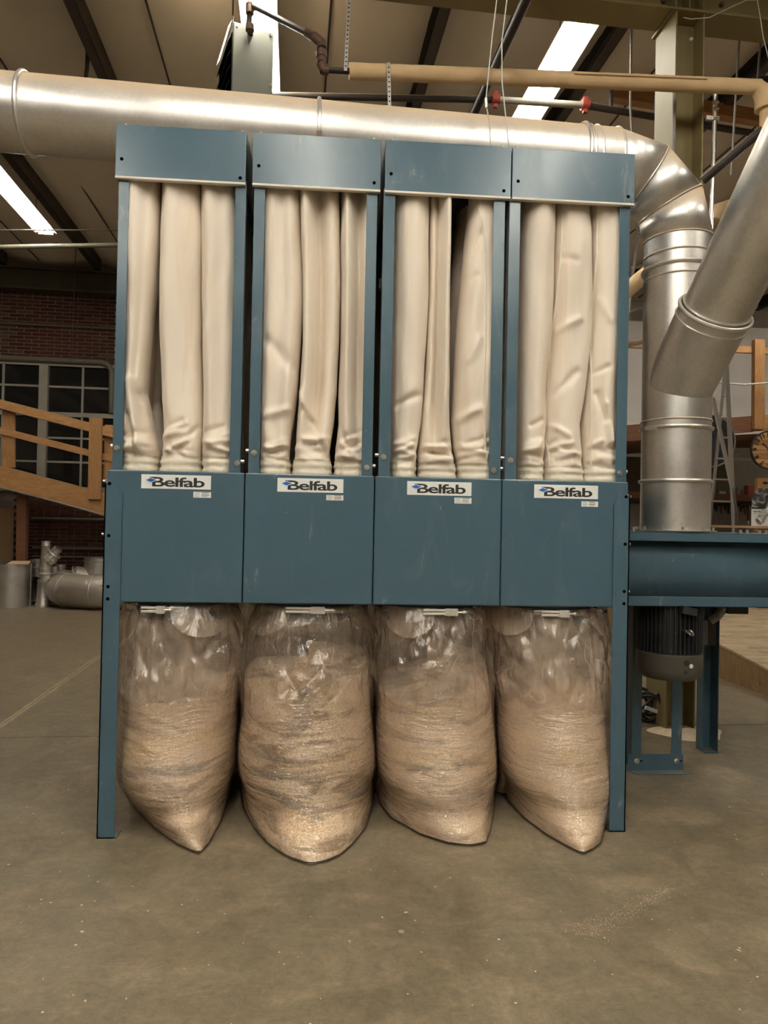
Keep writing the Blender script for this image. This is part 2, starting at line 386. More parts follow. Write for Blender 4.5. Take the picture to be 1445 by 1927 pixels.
BLUE = blue_paint(); GALV = galvanised(); GALV_CLEAN = galvanised('galvanised_clean', .35, .76); CLOTH = fabric(); HEAP = galvanised('galvanised_heap', .45, .66)
ZINC = plain('zinc_bolt', (.62, .60, .56), .3, 1.0, .1); BLACK = plain('black_hole', (.003, .003, .003), .9, spec=.0)
STEEL = plain('bright_steel', (.68, .66, .62), .22, 1.0, .08)
WHITE = plain('white_vinyl', (.80, .80, .77), .4, 0, .03); INK = plain('black_ink', (.018, .018, .018), .5); LBLUE = plain('logo_blue', (.02, .13, .50), .4)
GREYINK = plain('grey_ink', (.16, .16, .15), .6)
JL, JD = -2.03, 5.04                                                 # slab joints, building coordinates
SLABM = concrete(); JOINT = plain('dusty_joint', (.40, .31, .20), .95, 0, .3, 30)
CEILM = plain('ceiling_blanket', (.74, .66, .55), .85, 0, .10, 1.6, .25, 12)
PURLM = plain('dark_steel', (.050, .036, .024), .55, 0, .2, 4, dust=.0); OLIVE = plain('olive_paint', (.235, .182, .074), .5, 0, .14, 5, .08, 30, dust=.25)
PIPEBLK = plain('black_iron', (.045, .036, .030), .5, .3, .25, 12, dust=.85); RUST = plain('rusty_fitting', (.13, .075, .05), .6, .4, .4, 25, dust=.5)
RED = plain('red_coupling', (.30, .045, .025), .5, 0, .3, 20); PAPER = plain('pipe_paper', (.66, .465, .25), .85, 0, .14, 10, .5, 18, dust=.55)
HEATM = plain('heater_green_grey', (.27, .275, .235), .4, .15, .06, 3, dust=.6); DARKM = plain('dark_grille', (.018, .017, .015), .5)
WOODM = wood('pine_lumber', (.28, .130, .042), (.45, .238, .085)); WOODV = wood('pine_upright', (.26, .120, .038), (.40, .210, .075), (14, 14, 2)); WOODR = wood('brown_timber', (.12, .043, .017), (.19, .080, .032))
GLASS = glass_dark(); FRAMEM = plain('window_paint', (.27, .245, .195), .6, 0, .1); MORTAR = plain('mortar', (.235, .19, .145), .9, 0, .2, 20)
BRK = [brick_mat('brick_red', (.074, .024, .014)), brick_mat('brick_brown', (.058, .018, .011)), brick_mat('brick_tan', (.082, .048, .026))]
MOTORM = plain('motor_black', (.020, .020, .020), .45, 0, .2); COWLM = plain('motor_cowl', (.060, .053, .040), .45, 0, .1)
ALU = plain('aluminium', (.66, .65, .62), .34, 1.0, .12); WALLW = plain('white_panel', (.78, .74, .67), .8, 0, .2, 1.2); WALLT = plain('wall_tan', (.30, .25, .19), .85)
PLY = ply_mat(); WIREM = plain('cable_white', (.55, .52, .46), .6); CABLE = plain('cable_black', (.012, .012, .012), .45)
TUBE = emit('fluorescent_tube', LAMP_COL, LAMP); TUBE_DIM = emit('dimmed_tube', LAMP_COL, LAMP*.4); REFL = plain('lamp_reflector', (.80, .80, .70), .35, 0, .03)  # second tube dimmed to keep the nearby column from overexposing
DULL = plain('dull_conduit', (.26, .23, .19), .5, .1); CARD = plain('cardboard', (.24, .15, .075), .85); PEG = plain('pegboard', (.19, .155, .115), .7, 0, .1)

# ------------------------------------------------------------------ room shell
floor = MB(BM).box(-11, 11, -9, 16, -.12, -.010).build('floor', JOINT); tag(floor, kind='structure')
for (a, b, c, d) in ((-11, JL-.008, -9, JD-.007), (JL+.008, 11, -9, JD-.007), (-11, JL-.008, JD+.007, 16), (JL+.008, 11, JD+.007, 16)):
    MB(BM).box(a, b, c, d, -.010, 0).build('slab', SLABM, floor)
CZ = 6.10                                                             # underside of the roof blanket
PSP = 1.60; P0 = -.40                                                 # purlin spacing
pl = [P0 + PSP*k for k in range(-7, 8)]
def ceil_fn(u, v):
    l = pl[0] + u*(pl[-1]-pl[0]); d = -9 + v*24
    k = (l-pl[0])/PSP; sag = abs(math.sin(PI*k))**.7
    return (l, d, CZ + .02 - .13*sag + .035*math.sin(d*1.15+.6*math.sin(d*.7))*sag + .02*noise.noise((l*1.5, d*.9, 0)))
ceiling = MB(BM).grid(ceil_fn, 141, 90).build('ceiling', CEILM); tag(ceiling, kind='structure')
for l in pl:
    q = MB(BM); q.box(l-.06, l+.04, -9, 13.3, CZ-.20, CZ-.195); q.box(l+.034, l+.04, -9, 13.3, CZ-.2, CZ+.02)
    q.box(l-.10, l+.03, -9, 13.3, CZ+.0, CZ+.006); q.build('purlin', PURLM, ceiling)
for k in range(-6, 7):                                                # thin rods crossing the blanket between purlins
    l = P0+PSP*k+.62
    MB(BM).cyl((l, -9, CZ-.115), (l, 13.2, CZ-.115), .011, 6).build('blanket_rod', PURLM, ceiling)
WD = 13.5
for nm, dims, m in (('wall_front', (-11, 11, -9.1, -9, 0, 6), WALLT), ('wall_left', (-11.1, -11, -9, 14, 0, 6), WALLT), ('wall_right', (11, 11.1, -9, 14, 0, 6), WALLT)):
    tag(MB(BM).box(*dims).build(nm, m), kind='structure')

# ---- back wall with its bricks
wall = MB(BM).box(-11, 1.5, WD, WD+.2, 0, 6.1).build('wall_back', MORTAR); tag(wall, kind='structure')
tag(MB(BM).box(1.5, 11, WD, WD+.2, 0, 6.1).build('wall_far', WALLW), kind='structure')
def lz(px, py, D=WD): q = ld(at_d(px, py, D)); return q[0], q[2]
bl0, bz1 = lz(-10, 540); bl1, _ = lz(228, 540); _, bz0 = lz(100, 683)
_, cz1 = lz(100, 925)
CH, CL = .0655, .262
bme = []
for m in BRK:
    me = MB().box(-CL/2+.007, CL/2-.007, -.012, .01, .006, CH-.006); 
    mesh = bpy.data.meshes.new('brick'); mesh.from_pydata([tuple(p) for p in me.v], [], me.f); mesh.materials.append(m); bme.append(mesh)
hme = []
for m in BRK[:2]:
    me = MB().box(-CL/4+.007, CL/4-.007, -.012, .01, .006, CH-.006)
    mesh = bpy.data.meshes.new('brick'); mesh.from_pydata([tuple(p) for p in me.v], [], me.f); mesh.materials.append(m); hme.append(mesh)
winv = wmat(wall).inverted(); nb = 0; rest = MB(BM)
def put_brick(l, z, half=False):
    global nb
    if nb < 298:
        mesh = rng.choice(hme) if half else bme[rng.choices((0, 1, 2), (5, 4, 1.6))[0]]
        o = link(bpy.data.objects.new('brick', mesh)); o.parent = wall
        o.matrix_local = winv @ BM @ Matrix.Translation((l, WD, z)); nb += 1
    else:
        w = CL/4 if half else CL/2
        rest.box(l-w+.007, l+w-.007, WD-.012, WD+.01, z+.006, z+CH-.006)
row = 0; z = bz1-CH
while z > bz0:
    half = row in (1,) or z-CH <= bz0
    st = CL/2 if half else CL
    l = bl0 + (st/2 if row % 2 else 0)
    while l < bl1: put_brick(l, z, half); l += st
    z -= CH; row += 1
z = cz1-CH; row = 0
ll0, _ = lz(40, 980); ll1, _ = lz(215, 980)
while z > .02:
    half = row % 6 == 5; st = CL/2 if half else CL
    l = ll0 + (st/2 if row % 2 else 0)
    while l < ll1: put_brick(l, z, half); l += st
    z -= CH; row += 1
ro = rest.build('brick', BRK[1], wall); ro['kind'] = 'stuff'
for k in range(60):                                                   # soldier course under the girder
    pass

# ---- window
def bx(mb, p0, p1, D, th, out=0): # px rectangle on a building-depth plane
    (l0, z1), (l1, z0) = lz(p0[0], p0[1], D), lz(p1[0], p1[1], D)
    mb.box(l0, l1, D-th-out, D-out, z0, z1); return mb
win = thing('window_1', None, None, bw(-5, WD, 1.6), BA); win['kind'] = 'structure'
wl0, wz1 = lz(-40, 684); wl1, _ = lz(250, 684); _, wz0 = lz(100, 915)
_, wmid = lz(100, 780)
MB(BM).box(wl0-.05, wl1, WD-.015, WD+.02, wz0, wz1).build('recess', BLACK, win)
q = MB(BM); q.box(wl0, wl1, WD-.09, WD-.02, wz0-.10, wz0).box(wl0, wl1, WD-.09, WD-.02, wz1, wz1+.05); q.build('frame', FRAMEM, win)
ml = lz(85, 760)[0]
MB(BM).box(ml-.075, ml+.075, WD-.13, WD-.02, wz0, wz1).build('mullion', FRAMEM, win)
q = MB(BM); tz = lz(85, 779)[1]
q.box(wl0, ml-.07, WD-.10, WD-.02, tz-.05, tz+.03).box(ml+.07, wl1, WD-.10, WD-.02, tz-.05, tz+.03); q.build('transom', FRAMEM, win)
vl = [lz(9, 720)[0], lz(158, 720)[0]]
for l in vl: MB(BM).box(l-.018, l+.018, WD-.075, WD-.02, wz0, wz1).build('muntin', FRAMEM, win)
hz = [lz(85, 728)[1], lz(85, 824)[1], lz(85, 869)[1]]
for z in hz: MB(BM).box(wl0, wl1, WD-.07, WD-.02, z-.018, z+.018).build('muntin', FRAMEM, win)
ls = [wl0, vl[0], ml, vl[1], wl1]; zs = sorted([wz0, hz[2], hz[1], tz, hz[0], wz1])
for a, b in zip(ls, ls[1:]):
    for c, d in zip(zs, zs[1:]):
        t = rng.uniform(-.004, .004)
        MB(BM).box(a+.02, b-.02, WD-.045+t, WD-.038+t, c+.02, d-.02).build('pane', GLASS, win)
(l0, z0), (l1, _) = lz(-40, 676), lz(196, 684)
hp = [(l0, WD-.12, z0+.02), (l1, WD-.12, z0+.02), (l1+.10, WD-.12, z0-.02), (l1+.17, WD-.12, z0-.13), (l1+.18, WD-.12, z0-.9)]
tag(MB(BM).tube(hp, .055, 10).build('heating_pipe', plain('olive_grey_pipe', (.115, .100, .066), .6)), 'pale painted pipe running along the window head and bending down', 'pipe')
for py0, py1, r, lab in ((606, 621, .028, 'thin grey conduit crossing the upper brick wall above the window'),):
    a = ld(at_d(-20, py0, WD-.06)); b = ld(at_d(235, py1, WD-.06))
    tag(MB(BM).cyl((a[0], WD-.045, a[2]), (b[0], WD-.045, a[2]), r, 8).build('conduit', plain('conduit_paint', (.10, .075, .05), .6)), lab, 'conduit')
for py, r, lab in ((975, .022, 'grey horizontal pipe on the lower brick wall beneath the wooden ramp'), (1031, .026, 'lower of two pipes on the brick wall above the loose ducts'), (1047, .02, 'lowest thin pipe on the brick wall just above the loose ducts')):
    a = ld(at_d(60, py, WD-.06)); b = ld(at_d(235, py, WD-.06))
    tag(MB(BM).cyl((a[0], WD-.045, a[2]), (b[0]+.4, WD-.045, a[2]), r, 8).build('wall_pipe', plain('pipe_grey', (.20, .17, .13), .6)), lab, 'pipe')
# eaves girder along the back wall
(l0, z1), (_, z0) = lz(-60, 497, WD-.3), lz(-60, 536, WD-.3)
EAVE_DIM = plain('olive_dimmed', (.060, .046, .020), .6, 0, .15, 5)  # olive darkened in its colour for the weaker light at the back
gd = thing('eaves_girder', 'dark olive steel girder along the top of the brick wall', 'girder', bw(-5, WD-.2, z0), BA)
q = MB(BM); q.box(-9, 4, WD-.2, WD-.19, z0, z1); q.build('web', EAVE_DIM, gd)
for zz in (z0, z1): MB(BM).box(-9, 4, WD-.33, WD-.06, zz-.012, zz+.012).build('flange', EAVE_DIM, gd)
gl = lz(150, 510, WD-.2)[0]
MB(BM).box(gl-.28, gl+.28, WD-.215, WD-.20, z0+.03, z1-.03).build('splice_plate', EAVE_DIM, gd)
for k in range(8):
    lb = gl-.15+.1*(k % 4); zb = z0+.12+.16*(k//4)
    MB(BM).cyl((lb, WD-.228, zb), (lb, WD-.21, zb), .014, 8).build('bolt', PURLM, gd)

# ---- main frame: H column and girder
GD0, GD1, GZ = 4.95, 5.20, 5.345
col = thing('steel_column', 'olive painted steel column standing behind the vertical duct', 'column', bw(2.86, 5.1, 0), BA)
MB(BM).box(2.745, 2.757, GD0, GD1+.05, 0, GZ).build('flange', OLIVE, col); MB(BM).box(2.963, 2.975, GD0, GD1+.05, 0, GZ).build('flange', OLIVE, col)
MB(BM).box(2.757, 2.963, 5.08, 5.092, 0, GZ).build('web', OLIVE, col)
MB(BM).box(2.72, 3.0, GD0-.02, GD1+.07, GZ, GZ+.016).build('cap_plate', OLIVE, col)
hz_ = ld(at_d(1301, 73, 5.07)); MB(BM).cyl((hz_[0], 5.07, hz_[2]), (hz_[0], 5.081, hz_[2]), .014, 12).build('bolt_hole', WHITE, col)
gr = thing('steel_girder', 'olive steel I-beam girder resting on the column top', 'girder', bw(2, 5.1, GZ+.016), BA)
MB(BM).box(-8, 9, GD0, GD1, GZ+.016, GZ+.034).build('flange', OLIVE, gr); MB(BM).box(-8, 9, GD0, GD1, GZ+.52, GZ+.535).build('flange', OLIVE, gr)
MB(BM).box(-8, 9, 5.07, 5.082, GZ+.034, GZ+.52).build('web', OLIVE, gr)
for l in (2.75, 2.86, 2.97): MB(BM).box(l-.006, l+.006, GD0+.01, 5.07, GZ+.034, GZ+.52).build('stiffener', OLIVE, gr)
for px, py in ((1248, 2), (1357, 9)):
    P = ld(at_d(px, py, 5.06)); MB(BM).cyl((P[0], 5.045, P[2]), (P[0], 5.072, P[2]), .016, 8).build('bolt', RUST, gr)

# ------------------------------------------------------------------ lamps (each fixture carries its own light)
def fixture(l, d, z, label, L=2.44, tube=None):
    t = thing('fluorescent_fixture', label, 'ceiling light', bw(l, d, z), BA, 'fluorescent fixtures in rows under the roof')
    def T(x0, x1, y0, y1, z0, z1): return MB(BM).box(l+x0, l+x1, d+y0, d+y1, z+z0, z+z1)
    q = T(-.055, .055, -L/2, L/2, .03, .095); q.build('housing', REFL, t)
    for s in (-1, 1):
        v = [(l+s*.055, d-L/2, z+.035), (l+s*.15, d-L/2, z-.005), (l+s*.15, d+L/2, z-.005), (l+s*.055, d+L/2, z+.035)]
        MB(BM).prism(v, BM.to_3x3().inverted() @ Vector((0, 0, .004))).build('reflector', REFL, t)
        MB(BM).tube([(l+s*.062, d-L/2+.03, z-.004), (l+s*.062, d+L/2-.03, z-.004)], .022, 8).build('tube', tube or TUBE, t)
    for e in (-1, 1):
        T(-.10, .10, e*(L/2-.015)-.012, e*(L/2-.015)+.012, -.03, .03).build('lamp_holder', REFL, t)
    for e in (-.8, .8): MB(BM).cyl((l, d+e, z+.09), (l, d+e, CZ-.1), .004, 6).build('hanger_wire', PURLM, t)
    return t
FZ = 5.60
fixture(-.375, 6.52, FZ, 'fluorescent fixture glowing behind the grey-green unit heater')
fixture(2.24, 6.8, FZ, 'fluorescent strip light seen beyond the paper-wrapped pipe beside the girder', 2.7, TUBE_DIM)
fixture(-3.68, 9.63, FZ, 'bright two-tube fluorescent fixture over the wooden ramp at the picture edge')
for l, d in ((-.375, .7), (-.375, -2.0), (2.24, .7), (2.24, -2.0), (-3.2, .7), (-3.2, -2.0), (5.0, .7), (-.375, -4.7), (2.24, -4.7), (-3.2, -4.7), (7.0, 8.5)):  # rearmost row and ramp fixture added out of view, brightening fronts and far wall
    row_ = 'middle' if abs(l+.375) < .1 else 'near-column' if abs(l-2.24) < .1 else 'ramp-side' if l < 0 else 'outermost'
    fixture(l, d, FZ, 'fluorescent fixture outside the picture, %s in the %s row' % ({.7: 'closest to the collector', -2.0: 'second from the collector', -4.7: 'added front fill, third from the collector'}.get(d, 'added to brighten the back, over the plywood ramp'), row_))

# ------------------------------------------------------------------ dust collector
W = 2.512; ZT, ZB = 1.714, 1.096; DEPTH = 1.24
SE = [0.0, at_y(458, 1010, 0).x, at_y(703, 1015, 0).x, at_y(943, 1020, 0).x, W]
dc = thing('dust_collector', 'large blue four-bay dust collector with cream cloth filter bags', 'dust collector', (W/2, .5, 0))
for i in range(4):
    a, b = SE[i]+.002, SE[i+1]-.002
    MB().box(a, b, 0, DEPTH, ZB, ZT).build('hopper', BLUE, dc, .006)
def hexbolt(name, P, d, r, parent, m=ZINC, L=.012):
    P = Vector(P); d = Vector(d)
    q = MB().cyl(P, P+d*.003, r*1.35, 16).cyl(P+d*.003, P+d*L, r*.85, 6, smooth=False); return q.build(name, m, parent)
# legs with their gusset tops
for xa, xb, s in ((-.004, .076, 1), (W-.076, W+.004, -1)):
    x0, x1 = (xa, xb) if s > 0 else (xb, xa)
    for y0, fy in ((-.008, 1), (DEPTH+.008, -1)):
        q = MB(); top = ZT-.065
        q.prism([(x0, y0, 0), (x1, y0, 0), (x1, y0, top-.045), (x1-s*.03, y0, top), (x0, y0, top)], (0, fy*.006, 0))
        q.prism([(x0, y0, 0), (x0, y0, top), (x0+s*.006, y0, top), (x0+s*.006, y0, 0)], (0, fy*.075, 0))
        lg = q.build('leg', BLUE, dc)
        if fy > 0:
            MB().box(min(x0, x1), max(x0, x1)+(.01 if s > 0 else 0), y0, y0+.08, 0, .006).build('foot_plate', BLUE, lg)
            px = 206 if s > 0 else 1178
            for py in ((910, 1008, 1104, 1127) if s > 0 else (935, 1024, 1113, 1136)):
                P = at_y(px - (3 if s > 0 else 0)*(py-910)/200 - (0 if s > 0 else (py-935)*.02), py, y0)
                MB().cyl((P.x, y0-.0006, P.z), (P.x, y0+.002, P.z), .0085, 14).build('bolt_hole', BLACK, lg)
            for py in ((905, 1005, 1100) if s > 0 else (935, 1024, 1113)):
                z = at_y(195 if s > 0 else 1183, py, .04).z
                MB().cyl((x0, .035, z), (x0-s*.022, .035, z), .007, 10).cyl((x0, .035, z), (x0-s*.009, .035, z), .012, 6, smooth=False).build('bolt', ZINC, lg)
# header boxes
HD = [((219, 234), (466, 251), (459, 354), (216, 334)), ((476, 247), (717, 264), (716, 361), (475, 347)),
      ((727, 262), (962, 277), (961, 376), (723, 361)), ((965, 277), (1195, 289), (1194, 385), (963, 377))]
HZ1, HZ0 = 3.342, 3.092
HX = []
for tl, tr_, br, bl in HD:
    x0 = (at_y(*tl, 0).x + at_y(*bl, 0).x)/2; x1 = (at_y(*tr_, 0).x + at_y(*br, 0).x)/2; HX.append((x0, x1))
holes = [((229, 299), (452, 335)), ((487, 312), (704, 344)), ((736, 327), (948, 359)), ((975, 341), (1182, 370))]
pins = [((237, 230), (456, 243)), ((491, 246), (704, 260)), ((739, 260), (947, 272)), ((974, 275), (1177, 287))]
LIT_EDGE = plain('lit_edge', (.60, .55, .47), .5, .2, .1)  # lit look of the flange edge painted in as a pale colour
for i, (x0, x1) in enumerate(HX):
    q = MB(); q.box(x0, x1, 0, .004, HZ0, HZ1).box(x0, x0+.004, .004, DEPTH, HZ0, HZ1).box(x1-.004, x1, .004, DEPTH, HZ0, HZ1)
    q.box(x0+.004, x1-.004, .004, DEPTH, HZ1-.004, HZ1).box(x0+.004, x1-.004, DEPTH-.004, DEPTH, HZ0, HZ1-.004)
    hd = q.build('header', BLUE, dc, .002)
    MB().box(x0, x1, -.005, .02, HZ0-.008, HZ0+.004).build('lip', LIT_EDGE, hd, .003, 'bottom edge painted pale as if lit')
    for px, py in holes[i]:
        P = at_y(px, py, 0); MB().cyl((P.x, -.0008, P.z), (P.x, .002, P.z), .0085, 16).build('bolt_hole', BLACK, hd)
    for px, py in pins[i]:
        P = at_y(px, py, .10); MB().cyl((P.x, .10, HZ1), (P.x, .10, HZ1+.018), .013, 12).cyl((P.x, .10, HZ1+.018), (P.x, .10, HZ1+.055), .006, 10).build('hanger_bolt', ZINC, hd)
# uprights (angle irons) and their bolts
UP_PX = [(217.5, 237), (437.5, 458), (473, 494), (685.5, 706), (717.5, 739.5), (925, 947), (955, 976), (1163, 1183)]
bolts = [(220, 843), (446, 872), (478, 852), (690, 880), (722, 860), (929, 885), (961, 866), (1166, 891)]
UX = []
for k, (a, b) in enumerate(UP_PX):
    x0, x1 = at_y(a, 600, .016).x, at_y(b, 600, .016).x; UX.append((x0, x1))
    q = MB().box(x0, x1, .016, .021, ZT-.02, HZ0+.02)
    if k % 2 == 0: q.box(x0, x0+.005, .021, .07, ZT-.02, HZ0+.02)
    else: q.box(x1-.005, x1, .021, .07, ZT-.02, HZ0+.02)
    u = q.build('upright', BLUE, dc, .002)
    P = at_y(*bolts[k], .014); hexbolt('bolt', (P.x, .016, P.z), (0, -1, 0), .0105, u, L=.010)
    s = -1 if k % 2 == 0 else 1; xs = x0 if k % 2 == 0 else x1
    MB().cyl((xs, .045, P.z+.012), (xs+s*.016, .045, P.z+.012), .009, 8).build('bolt', ZINC, u)
    q = MB().box(x0, x1, DEPTH-.02, DEPTH-.015, ZT-.02, HZ0+.02); q.build('upright', BLUE, dc)
for i in range(4):
    MB().box(UX[2*i][0]+.006, UX[2*i+1][1]-.006, DEPTH-.03, DEPTH-.022, 1.75, 3.0).build('gap_shade_sheet', plain('gap_shade', (.10, .08, .06), .9), dc)  # dark sheet added so the gaps between the bags stay dark
# stickers
SK = [((266, 890), (397, 924), (364, 924, 397, 937)), ((522, 897), (646, 930), (614, 930, 646, 942)), ((766, 904), (887, 935), (855, 935, 887, 948)), ((1005, 910), (1125, 941), (1094, 942, 1125, 954))]
EX = Vector((1, 0, 0)); EZ = Vector((0, 0, 1))
for i, (a, b, sm) in enumerate(SK):
    p0 = at_y(a[0], a[1]+(b[1]-a[1])/2-2, 0); p1 = at_y(b[0], a[1]+(b[1]-a[1])/2+2, 0)
    w = p1.x-p0.x; zc = (p0.z+p1.z)/2; h = .066; x0 = p0.x; z0 = zc-h/2
    st = MB().box(x0, x0+w, -.0012, 0, z0, z0+h).build('logo_sticker', WHITE, dc, 0, 'white Belfab logo sticker')
    lx = x0+w*.155; lzz = z0+h*.14; sz = .0555
    text('lettering', 'Belfab', sz, INK, st, (lx, -.0014, lzz), EX, EZ,   .0011, .0003, 'LEFT', .90, 1.0, (w*.755, h*.69))
    MB().box(lx-.012, lx+.025, -.0018, -.0012, lzz+h*.60, lzz+h*.69).build('lettering', INK, st)
    cx, cz = x0+w*.135, z0+h*.60
    MB().prism([(cx-.026, -.0012, cz), (cx, -.0012, cz-.0125), (cx+.034, -.0012, cz), (cx, -.0012, cz+.0125)], (0, -.0010, 0)).build('diamond_border', WHITE, st)
    MB().prism([(cx-.022, -.002, cz), (cx, -.002, cz-.0095), (cx+.026, -.002, cz), (cx, -.002, cz+.0095)], (0, -.0008, 0)).build('blue_diamond', LBLUE, st)
    q0 = at_y(sm[0], sm[1]+1, 0); q1 = at_y(sm[2], sm[3], 0)
    s2 = MB().box(q0.x, q1.x, -.0012, 0, q1.z, q0.z-.001).build('notice_sticker', WHITE, dc, 0, 'small white notice sticker')
    for c in range(2):
        for r in range(4):
            ww = (q1.x-q0.x)*(.34 if c == 0 else .44)*rng.uniform(.75, 1); xx = q0.x+(q1.x-q0.x)*(.06 if c == 0 else .46)
            zz = q1.z+(q0.z-q1.z)*(.16+.21*r)
            MB().box(xx, xx+ww, -.0016, -.0012, zz, zz+.0016 + .001*(c == 1 and r % 2 == 1)).build('printed_line', GREYINK if c == 0 else INK, s2)

# ---- cloth filter bags: outline read from the photograph at the bag's own depth
YA = .165
BAGS = [
 dict(s=[(350,237,304),(450,236,302),(560,236,294),(650,236,284),(700,236,278),(740,236,274),(800,234,288),(850,234,300),(886,233,300)],
      r=[(-.2,.1,.35,.018),(.55,.35,.22,-.012)], c=[(262,740,300,850,-.03,.020),(247,715,262,850,.030,.020),(268,760,302,850,.024,.016),(240,780,256,862,-.018,.012)]),
 dict(s=[(350,307,380),(450,304,382),(560,303,380),(650,304,381),(740,308,383),(800,311,385),(850,311,382),(886,306,381)],
      r=[(-.55,-.5,.3,.018),(.35,.3,.3,-.008)], c=[(360,815,383,790,-.018,.012),(315,850,350,830,.014,.012),(320,840,345,860,-.012,.01)]),
 dict(s=[(350,381,452),(450,381,452),(560,381,450),(650,383,449),(740,385,448),(800,385,448),(850,384,448),(886,386,446)],
      r=[(-.6,-.4,.28,.016),(.1,.1,.3,-.012)], c=[(392,840,436,850,.012,.012),(400,870,436,862,-.012,.01)]),
 dict(s=[(350,492,566),(450,492,566),(560,490,571),(650,489,567),(740,489,561),(800,489,554),(850,489,546),(886,488,546)],
      r=[(.0,.0,.35,-.02),(.6,.5,.25,.012)], c=[(500,640,550,690,-.014,.03),(505,845,540,835,.016,.012),(500,860,545,870,-.012,.01),(500,780,545,770,.012,.02)]),
 dict(s=[(350,565,640),(450,567,640),(560,569,640),(650,570,637),(740,565,633),(800,560,627),(850,556,620),(886,552,623)],
      r=[(-.72,-.62,.20,.05),(-.05,.05,.42,-.10)], c=[(573,770,620,860,-.022,.016),(585,800,622,850,.02,.014),(567,735,580,780,.02,.016),(573,770,560,850,.012,.014)]),
 dict(s=[(350,642,704),(450,641,702),(560,641,700),(650,640,698),(740,637,697),(800,637,696),(850,631,694),(886,629,692)],
      r=[(-.62,-.5,.22,.045),(.1,.2,.40,-.08)], c=[(640,830,665,855,.018,.012),(645,845,680,832,-.014,.012),(640,800,655,850,-.012,.012)]),
 dict(s=[(370,741,808),(450,741,807),(560,739,806),(650,737,801),(740,736,795),(800,735,790),(850,735,782),(886,735,779)],
      r=[(-.05,.0,.5,.016),(-.7,-.7,.2,-.008)], c=[(745,760,793,740,-.016,.016),(742,850,775,838,.014,.012),(742,862,778,868,-.01,.01)]),
 dict(s=[(370,806,846),(450,806,845),(560,804,842),(650,800,842),(740,796,843),(800,791,844),(850,786,850),(886,786,854)],
      r=[(.5,.3,.3,.045),(-.4,-.3,.35,-.07)], c=[(795,850,845,855,-.016,.012),(800,838,840,845,.014,.012),(825,640,820,820,-.012,.02)]),
 dict(s=[(370,884,934),(450,875,938),(560,865,940),(650,857,938),(740,851,937),(800,848,936),(850,851,936),(886,859,936)],
      r=[(-.5,-.5,.4,.014)], seam=[(375,900),(450,912),(560,914),(650,912),(740,909),(800,912),(886,917)],
      c=[(870,580,895,520,-.010,.02),(880,680,900,640,.009,.02),(860,790,900,770,.012,.02),(865,860,905,850,.014,.012),(890,480,905,440,-.01,.015)]),
 dict(s=[(375,979,1041),(450,979,1039),(560,977,1036),(650,975,1031),(740,973,1023),(800,972,1022),(850,972,1016),(886,971,1014)],
      r=[(.0,.0,.5,.016)], c=[(985,850,1012,838,.016,.012),(980,866,1012,870,-.01,.01),(1000,800,1020,790,-.01,.012)]),
 dict(s=[(380,1040,1103),(450,1038,1108),(560,1036,1110),(650,1031,1106),(740,1023,1096),(800,1021,1086),(850,1018,1090),(890,1017,1089)],
      r=[(-.8,-.85,.2,-.010)], seam=[(380,1063),(450,1061),(560,1054),(650,1044),(740,1036),(800,1033),(890,1040)],
      c=[(1055,480,1085,490,-.009,.014),(1050,620,1090,600,.010,.02),(1045,740,1085,700,-.010,.02),(1040,800,1070,820,.012,.014),(1025,845,1045,830,-.014,.012)]),
 dict(s=[(380,1102,1168),(450,1108,1170),(560,1110,1169),(650,1106,1167),(740,1096,1165),(800,1091,1163),(850,1092,1161),(892,1089,1159)],
      r=[(.7,.6,.25,-.02)], seam=[(380,1130),(450,1131),(560,1128),(650,1123),(740,1119),(800,1118),(892,1117)],
      c=[(1130,560,1150,600,.009,.02),(1125,740,1140,790,-.016,.014),(1140,760,1150,830,.014,.014),(1095,850,1130,830,.014,.012),(1120,700,1145,690,-.01,.014)]),
]
CUFF = .075
fb0 = []
